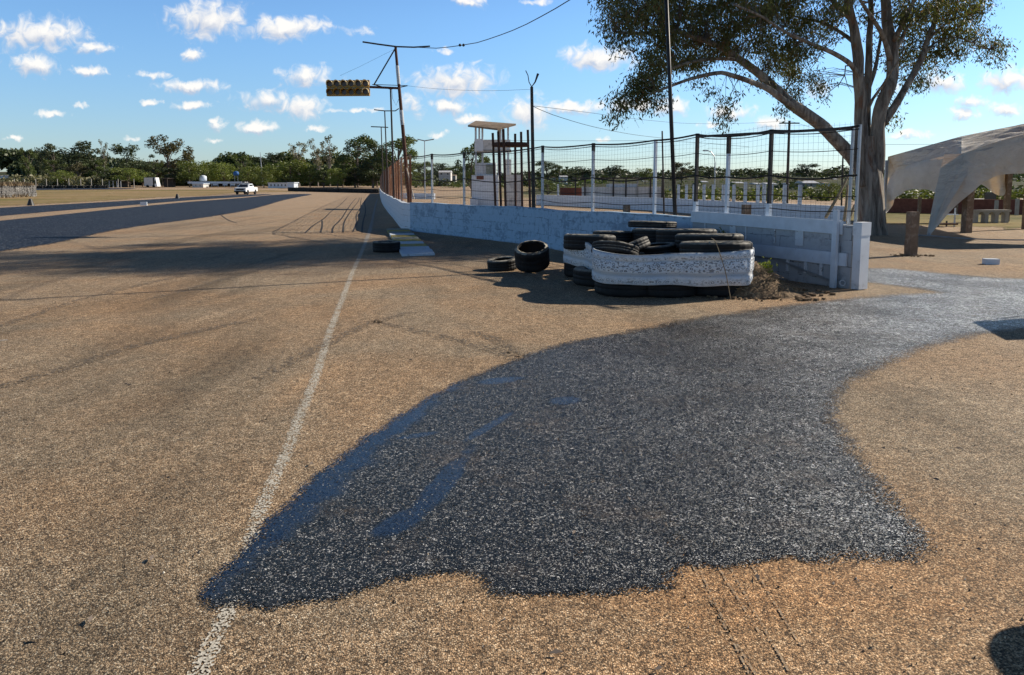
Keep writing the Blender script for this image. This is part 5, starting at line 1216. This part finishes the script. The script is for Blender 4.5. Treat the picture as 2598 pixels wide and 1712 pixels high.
            LV.append(np.stack([A, Mi + sd_*W_[:, None]*.5, B, Mi - sd_*W_[:, None]*.5], 1))
    for _ in range(60):   # fine hanging dead twigs under the long limb
        j = rng.integers(0, len(ap)); p = Vector(ap[j])
        if p.x > 9: continue
        L_ = rng.uniform(.3, 1.3); tw.tube([p, p+Vector((rng.normal()*.15, rng.normal()*.1, -L_*.5)), p+Vector((rng.normal()*.3, rng.normal()*.1, -L_))], [.008, .006, .003], 3, False)
    tw.build('twigs', M['bark2'], root); quads('crown', np.concatenate(LV), M['leaf'], root)
gum()

# ------------------------------------------------------------------ tyres
def tyre_mesh(R_, w, r, lugs=36, depth=.006):
    prof = [(r, .10*w), (r+.02, .03*w), (R_*.78, 0.), (R_*.93, .02*w), (R_*.985, .09*w), (R_, .16*w), (R_, .36*w), (R_-.004, .38*w), (R_-.004, .42*w), (R_, .44*w), (R_, .58*w), (R_-.004, .60*w), (R_-.004, .64*w), (R_, .66*w), (R_, .84*w), (R_*.985, .91*w), (R_*.93, .98*w), (R_*.78, w), (r+.02, .97*w), (r, .90*w), (r+.015, .86*w), (R_*.86, .82*w), (R_*.90, .5*w), (R_*.86, .18*w), (r+.015, .14*w), (r, .10*w)]
    def wob(k, j): return -depth if (4 <= j <= 15 and k % 3 == 0) else 0.
    return MB().lathe(prof, lugs*3//1 if lugs < 30 else 90, wob=wob)
TY = {}
def tyre(name, label, loc, R_, w, r, rot=(0,0,0), group=None, matn='rubber'):
    key = (R_, w, r)
    mbm = TY.get(key) or tyre_mesh(R_, w, r); TY[key] = mbm
    m2 = MB(); m2.v = list(mbm.v); m2.f = list(mbm.f); o = m2.build(name, M[matn], None, True); o.location = loc; o.rotation_euler = rot; tag(o, label, 'tyre', group)
    if loc[2] > .40 or R_ < .34:
        rg = MB().lathe([(r+.015, w*.975), (r+.03, w+.003), (R_*.78, w+.005), (R_*.90, w*.985+.004), (R_*.955, w*.955+.003)], 48, wob=lambda k, j: .006*math.sin(k*1.7+j)); c_ = rg.build('sidewall', M['sidew'], o, True, ofs=(0,0,0)); 
    return o
g = G(975, 641); tyre('tyre', 'single black tyre lying flat against the striped kerb', (g.x, g.y+.32, .0), .33, .25, .19)
tyre('tyre', 'small flat car tyre beside the big loose tyre', G(1276, 688)+Vector((0,.27,.01)), .29, .20, .17, (R(4), R(-5), 0))
tyre('tyre', 'big wide loose tyre tilted toward the track, left of the white band', G(1353, 697)+Vector((0,.36,.125)), .315, .38, .235, (R(21), R(-5), 0))
GT = 'tyres of the banded barrier'
f0 = G(1640, 768); YB = 10.25
def gx(px, Y): return (px-1299)/F*Y
lab = 'hidden'
for i, (px, Y, R_, z, w, lb) in enumerate([
  (1818, 10.95, .52, .50, .27, 'big black tyre at the right front corner above the white band, cord over it'),
  (1800, 12.05, .54, .55, .26, 'black tyre directly behind the right front one in the barrier'),
  (1742, 13.0, .52, .56, .27, 'black tyre third back from the right front corner of the barrier'),
  (1672, 13.9, .50, .50, .28, 'topmost black tyre at the back of the barrier, with pale worn rim'),
  (1496, 12.6, .44, .50, .26, 'black tyre on the left end of the barrier, above the shorter band'),
  (1560, 14.2, .42, .50, .22, 'dark tyre at the back left of the barrier, half hidden')]):
    tyre('barrier_tyre', lb, (gx(px, Y), Y, z), R_, w, R_*.60, (R(-3.2), R(random.uniform(-1.5, 1.5)), 0), GT)
tyre('barrier_tyre', 'thin black tyre stacked on the topmost one at the back', (gx(1655,14.3), 14.3, .78), .46, .12, .30, (R(-2), R(1), 0), GT)
for (px, Y, R_, z, w, rot, lb) in [(1560, 11.35, .36, .52, .17, (R(-14), R(8), 0), 'worn tyre tilted forward inside the band at left front, pale tread'),
                                (1600, 11.75, .36, .50, .17, (R(-8), R(-24), 0), 'slanting tyre with bright shoulder in the middle of the barrier'),
                                (1565, 12.3, .38, .42, .18, (R(6), R(10), 0), 'loose tyre sunk between the left and back tyres of the barrier'),
                                (1665, 12.3, .38, .40, .22, (R(0), R(-6), 0), 'black tyre low in the centre of the barrier')]:
    tyre('barrier_tyre', lb, (gx(px, Y), Y, z), R_, w, R_*.62, rot, GT)
k = 0
for (px, Y, lb) in [(1592, 10.97, 'dark bottom tyre under the left front of the long band'), (1690, 10.92, 'dark bottom tyre under the middle of the long band'), (1815, 11.0, 'dark bottom tyre under the right end of the long band'),
               (1500, 13.1, 'dark bottom tyre under the short left band'), (1530, 12.0, 'dark bottom tyre at the step between the two bands'), (1600, 12.4, 'buried bottom tyre in the middle of the barrier'), (1700, 12.3, 'buried bottom tyre behind the long band'),
               (1790, 12.3, 'buried bottom tyre behind the right front stack'), (1740, 13.3, 'bottom tyre under the third of the right row'), (1660, 14.1, 'bottom tyre under the back stack')]:
    tyre('barrier_tyre', lb, (gx(px, Y), Y, .0), .47, .27, .28, (0, 0, k), GT); k += 1
    if k > 5 or k in (1, 2, 3): tyre('barrier_tyre', lb.replace('bottom', 'second-layer').replace('under', 'inside'), (gx(px, Y)+.02, Y+.02, .27), .46, .25, .28, (0, 0, k*2.), GT)
# painted tread bands
def band(name, label, path, zb, zt, th=.028):
    P = cat_rom([Vector((x, y, 0)) for x, y in path], .04); n = len(P); mb = MB(); vs = []; uv = []; fs = []; L_ = [0.]
    for i in range(1, n): L_.append(L_[-1] + (P[i]-P[i-1]).length)
    rows = [0, .08, .10, .26, .29, .36, .39, .74, .76, .80, .82, 1.]
    relief = [0, 0, .006, .006, -.004, -.004, .004, .004, -.005, -.005, .004, 0]
    nr_ = len(rows)
    for i, p in enumerate(P):
        t = (P[min(i+1, n-1)]-P[max(i-1, 0)]).normalized(); nm = Vector((t.y, -t.x, 0)); a = i/(n-1); b0_, t0_ = zb(a), zt(a)
        b0_ += .012*math.sin(i*.31)*math.sin(i*.077); t0_ += .008*math.sin(i*.23+1)
        for j, v in enumerate(rows): q_ = p + nm*(th/2+relief[j]+.002*math.sin(i*.21+v*2)); vs.append((q_.x, q_.y, b0_+(t0_-b0_)*v))
        for v in (1., 0.): q_ = p - nm*th/2; vs.append((q_.x, q_.y, b0_+(t0_-b0_)*v))
    m_ = nr_+2
    for i in range(n-1):
        for j in range(m_):
            j2 = (j+1) % m_; fs.append((i*m_+j, (i+1)*m_+j, (i+1)*m_+j2, i*m_+j2))
            va = rows[j] if j < nr_ else (.5 if j == nr_ else 0); vb = rows[j2] if j2 < nr_ else (1. if j2 == nr_ else 0)
            if j == m_-1: va, vb = 0, 0
            uv.append(((L_[i], va), (L_[i+1], va), (L_[i+1], vb), (L_[i], vb)))
    fs += [tuple(range(m_-1, -1, -1)), tuple((n-1)*m_+j for j in range(m_))]; uv += [tuple((0., 0.) for _ in range(m_))]*2
    mb.add(vs, fs); mb.uv = uv; o = mb.build(name, M['belt'], None, True)
    return tag(o, label, 'tread band', 'white tread bands round the tyre barrier')
def X(px, Y): return (gx(px, Y), Y)
band('tread_band', 'long curved white painted tread band across the front of the tyre barrier', [X(1535, 11.9), X(1514, 11.5), X(1506, 11.15), X(1513, 10.78), X(1545, 10.53), X(1600, 10.42), X(1700, 10.38), X(1800, 10.40), X(1870, 10.46), X(1904, 10.58), X(1913, 10.9), X(1905, 11.4), X(1885, 11.75)],
     lambda a: .195 - .015*a + .015*math.sin(a*5), lambda a: .665 - .045*math.exp(-((a-.42)/.16)**2) + .012*a)
band('tread_band', 'shorter white painted tread band wrapping the left side of the tyre barrier', [X(1441, 13.7), X(1432, 13.1), X(1442, 12.7), X(1466, 12.4), X(1490, 12.15), X(1503, 11.8), X(1516, 11.5), X(1530, 11.4)],
     lambda a: .27 - .03*a, lambda a: .70 - .10*a**3)
rp = [Vector((gx(1806, 10.75), 10.75, .83)), Vector((gx(1815, 10.45), 10.42, .80)), Vector((gx(1830, 10.37), 10.34, .60)), Vector((gx(1845, 10.36), 10.34, .35)), Vector((gx(1860, 10.3), 10.3, .01))]
tag(MB().tube(cat_rom(rp, .05), .0065, 6).build('rope', M['straw']), 'thin cord hanging down over the front of the white band', 'rope')

# dirt mound with roots beside the barrier
def mound():
    c = G(1950, 762) + Vector((.10, .72, 0)); o = thing('dirt_mound', 'small heap of soil and dead roots at the right end of the white tyre band', 'dirt heap', c)
    mb = MB(); n = 40; vs = []; fs = []
    for j in range(n):
        for i in range(n):
            x = (i/(n-1)-.5)*1.5; y = (j/(n-1)-.5)*1.3; r_ = math.hypot(x/.72+.1, y/.62)
            h = .36*max(0, 1-r_)**.9*(1.25 - x*.9) + (.07*mnoise.noise(Vector((x*6, y*6, 1))) + .035*mnoise.noise(Vector((x*19, y*19, 1))))*max(0, 1.02-r_) - .012
            vs.append((c.x+x, c.y+y, h))
    mb.add(vs, [(j*n+i, j*n+i+1, (j+1)*n+i+1, (j+1)*n+i) for j in range(n-1) for i in range(n-1)]); mb.build('soil', M['dirt'], o, True)
    P = []; rt = MB()
    for _ in range(420):
        x = random.gauss(0, .25); y = random.gauss(-.05, .22); r_ = math.hypot(x/.72+.1, y/.62); h = max(0, .33*max(0, 1-r_)**.9*(1.25-x*.9)); a = random.uniform(0, 6.28); L_ = random.uniform(.04, .16)
        p = Vector((c.x+x, c.y+y, h)); q_ = p + Vector((math.cos(a)*L_, math.sin(a)*L_, random.uniform(-.02, .06))); rt.tube([p, p.lerp(q_, .5)+Vector((0,0,random.uniform(0,.04))), q_], random.uniform(.002, .006), 3, False)
    rt.build('roots', M['straw'], o)['kind'] = 'stuff'
    cl = MB()
    for _ in range(160):
        a = random.uniform(0, 6.28); rr = random.uniform(.3, 1.3); p = Vector((c.x+math.cos(a)*rr*.8, c.y+math.sin(a)*rr*.6-.1, .01)); s = random.uniform(.01, .035); cl.box(p, (s*2, s*1.5, s*1.4), a)
    cl.build('clods', M['dirt'], o)['kind'] = 'stuff'
    g = c + Vector((.12, .1, .3)); P = []
    for _ in range(150):
        p = g + Vector((random.gauss(0,.05), random.gauss(0,.05), abs(random.gauss(0,.07)))); a = Vector((random.gauss(0,1), random.gauss(0,1), random.gauss(.5,.6))).normalized()*random.uniform(.02,.05); b = a.cross(Vector((random.random(), random.random(), random.random()))).normalized()*.014
        P.append([p-a, p-b, p+a, p+b])
    pl = quads('green_sprout', P, M['lf_lite'], None); tag(pl, 'little green weed growing on the dirt heap', 'plant')
    g2 = wat(wall_s(1848, .9))[0] + Vector((-.1, -.12, .62)); P = []
    for _ in range(60):
        p = g2 + Vector((random.gauss(0,.04), random.gauss(0,.03), random.gauss(.05,.07))); a = Vector((random.gauss(0,1), random.gauss(0,1), random.gauss(.5,.6))).normalized()*random.uniform(.02,.05); b = a.cross(Vector((random.random(), random.random(), random.random()))).normalized()*.012
        P.append([p-a, p-b, p+a, p+b])
    o2 = thing('wall_weed', 'small yellow-green weed showing between the back tyres and the wall boards', 'plant', (g2.x, g2.y, 0)); quads('leaves', P, M['lf_lite'], o2)
    MB().tube([(g2.x, g2.y, 0), (g2.x+.02, g2.y, .35), g2], .006, 4).build('stem', M['straw'], o2)
mound()

# ------------------------------------------------------------------ striped kerb
def kerb():
    A, B, C_, D_ = G(981, 585), G(1036, 585), G(1104, 648), G(1020, 651); o = thing('striped_kerb', 'ridged track kerb painted in worn white, yellow and green-grey stripes', 'kerb', A)
    n = 11; cols = ['kgrn','kyel','kgrn','kwhi','kyel','kgrn','kyel','kwhi','kyel','kwhi','kwhi']
    for i in range(n):
        t0, t1 = i/n, (i+.96)/n; l0, l1 = A.lerp(D_, t0), A.lerp(D_, t1); r0, r1 = B.lerp(C_, t0), B.lerp(C_, t1); z = .05
        lo = [l0, l1, r1, r0]; vs = [(p.x, p.y, .002) for p in lo] + [(l0.x, l0.y, z+.03), (l1.x, l1.y, z-.01), (r1.x, r1.y, z-.01), (r0.x, r0.y, z+.03)]
        MB().add(vs, [(0,1,5,4),(1,2,6,5),(2,3,7,6),(3,0,4,7),(4,5,6,7)]).build('stripe', M[cols[i]], o)
kerb()
# ------------------------------------------------------------------ right side: stump, block, tent, furniture
def stump():
    g = G(2310, 648); o = thing('timber_post', 'weathered square timber post standing upright in the gravel before the tent', 'post', g); T = W(2317, 537, g.y); n = 8; mb = MB(); vs = []
    for i in range(n+1):
        t = i/n; c = g.lerp(T, t); w = .098 + .005*math.sin(t*9)
        for (a, b) in ((-1,-1),(1,-1),(1,1),(-1,1)): q_ = Matrix.Rotation(R(12), 3, 'Z') @ Vector((a*w+.006*mnoise.noise(Vector((a, b, t*6))), b*w*.9, 0)); vs.append(c + q_ + Vector((0,0,-.03 if i == 0 else 0)))
    mb.add(vs, [(4*i+k, 4*i+(k+1)%4, 4*i+4+(k+1)%4, 4*i+4+k) for i in range(n) for k in range(4)] + [(4*n, 4*n+1, 4*n+2, 4*n+3)]); mb.build('timber', M['wood'], o)
    cl = MB()
    for _ in range(70): a = random.uniform(0, 6.28); rr = random.uniform(.12, .55); s = random.uniform(.01, .03); cl.box((g.x+math.cos(a)*rr, g.y+math.sin(a)*rr*.6, .008), (s*2, s, s), a)
    tag(cl.build('soil_clods', M['dirt']), kind='stuff')
stump()
for px, w_, lb in ((1590, .15, 'grey square timber post standing behind the near wall, between two slim fence posts'), (1894, .18, 'brown square timber post standing behind the boarded end of the wall')):
    Yp = 20.2 if px < 1700 else 19.4; c = W(px, 519, Yp); o = thing('timber_post', lb, 'post', (c.x, Yp, 0)); MB().box((c.x, Yp, c.z/2), (w_, w_, c.z), R(12)).build('timber', M['wood'], o)
g = G(2520, 671); o = thing('white_block', 'small white concrete block lying on the gravel at right', 'block', g); MB().box(g+Vector((0,.08,.055)), (.26, .16, .11), R(-8)).build('block', M['white'], o)
pts = [G(2322,601), G(2360,604), G(2440,608), G(2540,613), G(2640,617), G(2760,622)]
tag(MB().tube(cat_rom([p+Vector((0,0,.06+.02*math.sin(i*2))) for i, p in enumerate(pts)], .3), .018, 6).build('white_pipe', M['steel']), 'long white pipe lying along the ground in the tent shade', 'pipe')
def tent():
    L1 = Vector(G(2355, 599)); L1.z = 0; YL = L1.y
    A = W(2439, 390, 24.0); B = W(2262, 437, 33.5); C_ = W(2760, 310, 21.0); Mr = W(2440, 345, 28.6); N_ = W(2860, 262, 25.5)
    L2 = Vector((W(2236, 556, 31.5).x, 31.5, 0)); BB = W(2200, 412, 33.5)
    D_ = Vector((C_.x+5.5, C_.y+11.5, C_.z)); o = thing('canvas_tent', 'large pale canvas marquee with draped arched sides at the right edge', 'tent', L1)
    def sheet3(name, a, b, c, d, nu, nv, sag, wr, lift=0., seed=0.):     # bilinear patch a-b (u) , d-c ; sag in middle, wrinkles
        vs = []
        for j in range(nv+1):
            for i in range(nu+1):
                u, v = i/nu, j/nv; p = (a*(1-u)+b*u)*(1-v) + (d*(1-u)+c*u)*v
                s = math.sin(math.pi*u)*math.sin(math.pi*v); wv = wr*(math.sin((u*9+v*14)+seed+2*math.sin(v*5+u*3)) + .5*math.sin(u*24-v*17+seed) + .55*math.sin(v*44+4*math.sin(u*5+seed)+u*6))*math.sqrt(max(0, s))
                vs.append(p + Vector((0, 0, -sag*s + lift*math.sin(math.pi*u)*(1-v) + wv)))
        mb = MB().add(vs, [(j*(nu+1)+i, j*(nu+1)+i+1, (j+1)*(nu+1)+i+1, (j+1)*(nu+1)+i) for j in range(nv) for i in range(nu)])
        ob = mb.build(name, M['tent'], o, True); return ob
    sheet3('roof_panel', B, A, Mr, BB.lerp(Mr, .25), 60, 40, .10, .075, 0, 1)
    sheet3('roof_panel', A, C_, N_, Mr, 80, 40, .08, .085, .12, 3)
    sheet3('roof_panel', BB.lerp(Mr, .25), Mr, N_, D_, 36, 22, .1, .04, 0, 5)
    # draped sides: hang from the eave and narrow to the ground at each leg
    def drape(name, p, q_, lp, lq, apex, out, nu=48, nv=14, pw=.55):
        vs = []
        for j in range(nv+1):
            for i in range(nu+1):
                u, v = i/nu, j/nv; top = p.lerp(q_, u) + Vector((0,0,.12*math.sin(math.pi*u)))
                k = (2*abs(u-.5)); arch = apex + 0*u
                zbot = apex*(1-k**3.2); edge = k**7
                foot = (lp if u < .5 else lq); bot = Vector((top.x, top.y, 0)).lerp(Vector((foot.x, foot.y, 0)), edge**.8); bot.z = max(0, zbot)
                bot = bot.lerp(Vector((foot.x, foot.y, foot.z)), k**12) + out*.15*math.sin(math.pi*v)*0
                r_ = top.lerp(bot, v); fold = .09*math.sin(u*46+1.3*math.sin(v*3))*v*(.25+k) + .03*math.sin(u*19+v*4)
                vs.append(r_ + out*(fold + .18*math.sin(math.pi*v)*(.3+.7*(1-k))))
        return MB().add(vs, [(j*(nu+1)+i, j*(nu+1)+i+1, (j+1)*(nu+1)+i+1, (j+1)*(nu+1)+i) for j in range(nv) for i in range(nu)]).build(name, M['tent'], o, True)
    LR = Vector((C_.x-.6, C_.y-1.6, 0))
    drape('side_curtain', B, A, L2, L1, 1.42, Vector((-.9,-.4,0)).normalized())
    drape('side_curtain', A, C_, L1, LR, 1.92, Vector((-.3,-.95,0)).normalized())
    dv_ = Vector((-.75, -.66, 0)).normalized(); vs = []
    for i in range(13):
        t = i/12; c = A.lerp(L1+Vector((0,0,.02)), t); w_ = .42*(1-t)**.8+.05; sd_ = Vector((.72,-.69,0))
        for k in (-1, -.5, 0, .5, 1): vs.append(c + sd_*k*w_ + dv_*(.10*(1-abs(k)) + .05*math.sin(k*5+t*4))*(1 if 0 < i < 12 else .3))
    MB().add(vs, [(5*i+k, 5*i+k+1, 5*i+6+k, 5*i+5+k) for i in range(12) for k in range(4)]).build('corner_flap', M['tent'], o, True)
    Pf = [('far_curtain', BB.lerp(Mr, .25), D_)]
    drape('far_curtain', BB.lerp(Mr, .25), D_, L2+Vector((2,4,0)), D_*1, 1.85, Vector((.3,.95,0)).normalized())
    for (P0, P1) in ((A, Mr), (B, Mr), (Mr, N_), (A, C_)): MB().tube([P0+Vector((0,0,-.05)), P0.lerp(P1,.5)+Vector((0,0,-.06)), P1+Vector((0,0,-.05))], .035, 6).build('frame_pole', M['steel'], o)
    pb = W(2452, 596, 24.6); 
    MB().box((W(2453,560,24.9).x, 24.9, 1.35), (.23, .25, 2.7), R(6)).build('support_post', M['wood'], o)
    MB().tube([L1, L1.lerp(A, .45)], [.05, .05], 6).build('leg', M['steel'], o)
    c2 = W(2604, 560, 27.0); MB().box((c2.x, 27.0, 1.4), (.2, .2, 2.8)).build('support_post', M['wood'], o)
    MB().box((L2.x+.1, L2.y, 1.3), (.1, .1, 2.6)).build('leg', M['steel'], o); MB().box((D_.x, D_.y, 1.5), (.2, .2, 3.)).build('support_post', M['wood'], o)
tent()
Yw = 41.
rwv = low_wall('red_wall', 'long low dark red wall beyond the tent with pale posts', [Vector((W(2236,550,Yw+2).x, Yw+2, 0)), Vector((W(2420,550,Yw).x, Yw, 0)), Vector((W(2598,550,Yw-1).x, Yw-1, 0)), Vector((W(2900,550,Yw-3).x, Yw-3, 0))], .80, M['brick'])
for px, ty, dy in ((2529, 508, -1.6), (2582, 504, -1.6), (2334, 500, .4), (2427, 506, 0)):
    Y = Yw - .5 + dy; c = W(px, ty, Y); MB().box((c.x, Y, c.z/2), (.15, .12, c.z)).build('post', M['conc'] if px > 2500 else M['wood'], rwv)
def bench():
    Y = 31.5; a = W(2464, 550, Y); b = W(2566, 554, Y-.2); o = thing('concrete_bench', 'grey concrete bench-like balustrade with four legs and arched gaps under the tent', 'bench', ((a.x+b.x)/2, Y, 0))
    MB().box(((a.x+b.x)/2, Y, .50), (b.x-a.x, .35, .09)).build('top', M['conc'], o)
    n = 4
    for k in range(n):
        x = a.x + .14 + (b.x-a.x-.28)*k/(n-1); MB().box((x, Y, .23), (.15, .28, .46)).build('leg', M['conc'], o)
        if k < n-1:
            x2 = a.x + .14 + (b.x-a.x-.28)*(k+1)/(n-1); mb = MB(); m = 10; vs = []
            for i in range(m+1):
                t = i/m; xx = x+.075+(x2-x-.15)*t; zz = .455 - .13*(abs(2*t-1)**2.2)
                for (yy, z) in ((Y-.13, zz), (Y-.13, .455), (Y+.13, .455), (Y+.13, zz)): vs.append((xx, yy, z))
            mb.add(vs, [(4*i+j, 4*i+4+j, 4*i+4+(j+1)%4, 4*i+(j+1)%4) for i in range(m) for j in range(4)]); mb.build('arch', M['conc'], o)
bench()
def barbecue():
    Y = 28.6; o = thing('barbecue_rack', 'thin iron frame rack with white shelf under the tent, left of brown post', 'rack', (W(2405,580,Y).x, Y, 0))
    for px, t in ((2383,525),(2402,560),(2424,527)):
        c = W(px, t, Y); MB().box((c.x, Y, c.z/2), (.045, .04, c.z)).build('leg', M['dark'] if px != 2424 else M['whitep'], o)
    a, b = W(2381,526,Y), W(2426,525,Y); MB().beam(a, b, .05, .04).build('rail', M['dark'], o)
    a, b = W(2381,584,Y), W(2424,584,Y); MB().beam(Vector((a.x,Y,.1)), Vector((b.x,Y,.1)), .3, .06).build('rail', M['brown'], o)
    a, b = W(2405,544,Y), W(2427,544,Y); MB().beam(a, b, .3, .03).build('shelf', M['white'], o)
barbecue()
for (px, py, Y, r_, lb) in ((2482, 503, 60, 1.0, 'small grey dome-shaped shelter beyond the red wall, right of the brown post'),):
    c = W(px, 525, Y); o = thing('dome_shelter', lb, 'shelter', (c.x, Y, 0)); z = W(px, py, Y).z
    MB().lathe([(1.5,0),(1.45,z*.35),(1.1,z*.7),(.6,z*.93),(0,z)], 18, (c.x, Y, 0)).build('shell', M['conc'], o, True)
    MB().box((c.x, Y-1.42, .5), (.8, .2, 1.)).build('opening', M['glass'], o)

# ------------------------------------------------------------------ unseen shadow casters added just outside the frame
def drum():  # guessed shape, added to throw the rounded shadow in the near corner
    c = Vector((3.31, 2.98, 0)); o = thing('drum_shadow_caster', 'added dark shadow-casting drum standing right of the frame', 'drum', c); prof = [(0,0),(.29,0),(.3,.02),(.285,.04),(.285,.28),(.30,.3),(.285,.32),(.285,.58),(.30,.6),(.285,.62),(.285,.86),(.3,.89),(.27,.9),(0,.88)]
    MB().lathe(prof, 30, c).build('shell', M['black'], o, True); MB().lathe([(0,.88),(.04,.88),(.04,.91),(0,.91)], 10, c+Vector((.18,0,0))).build('bung', M['steel'], o)
drum()
def awning_caster():  # guessed canopy, added to throw the pointed shadow at the right edge
    g = G(2540, 850); c = g + Vector((1.9, 1.0, 0)); o = thing('awning_shadow_caster', 'added shadow-casting fabric awning on guyed poles standing right of the frame', 'awning', c)
    z = .95; MB().add([c+Vector((-.5,-.5,z)), c+Vector((1.6,-.2,z+.15)), c+Vector((1.7,1.2,z+.3)), c+Vector((-.1,.55,z+.1)), c+Vector((-.5,-.5,z+.01)), c+Vector((1.6,-.2,z+.16)), c+Vector((1.7,1.2,z+.31)), c+Vector((-.1,.55,z+.11))], [(3,2,1,0),(4,5,6,7),(0,1,5,4),(1,2,6,5),(2,3,7,6),(3,0,4,7)]).build('canopy', M['tent'], o)
    for (x, y, h) in ((-.5,-.5,.95),(1.6,-.2,1.1),(1.7,1.2,1.25),(-.1,.55,1.05)): MB().tube([c+Vector((x,y,0)), c+Vector((x,y,h))], .018, 6).build('pole', M['steel'], o)
awning_caster()
# fallen leaves and twigs on the near ground
def litter():
    P = []
    for _ in range(110):
        y = 2.2 + random.random()**1.3*10; x = random.uniform(-.7, .7)*y; a = random.uniform(0, 6.28); L_ = random.uniform(.012, .03); w = L_*.3; dx, dy = math.cos(a), math.sin(a)
        P.append([(x-dx*L_, y-dy*L_, .012), (x-dy*w, y+dx*w, .02), (x+dx*L_, y+dy*L_, .014), (x+dy*w, y-dx*w, .013)])
    tag(quads('fallen_leaves', P, M['bark2']), kind='stuff')
litter()
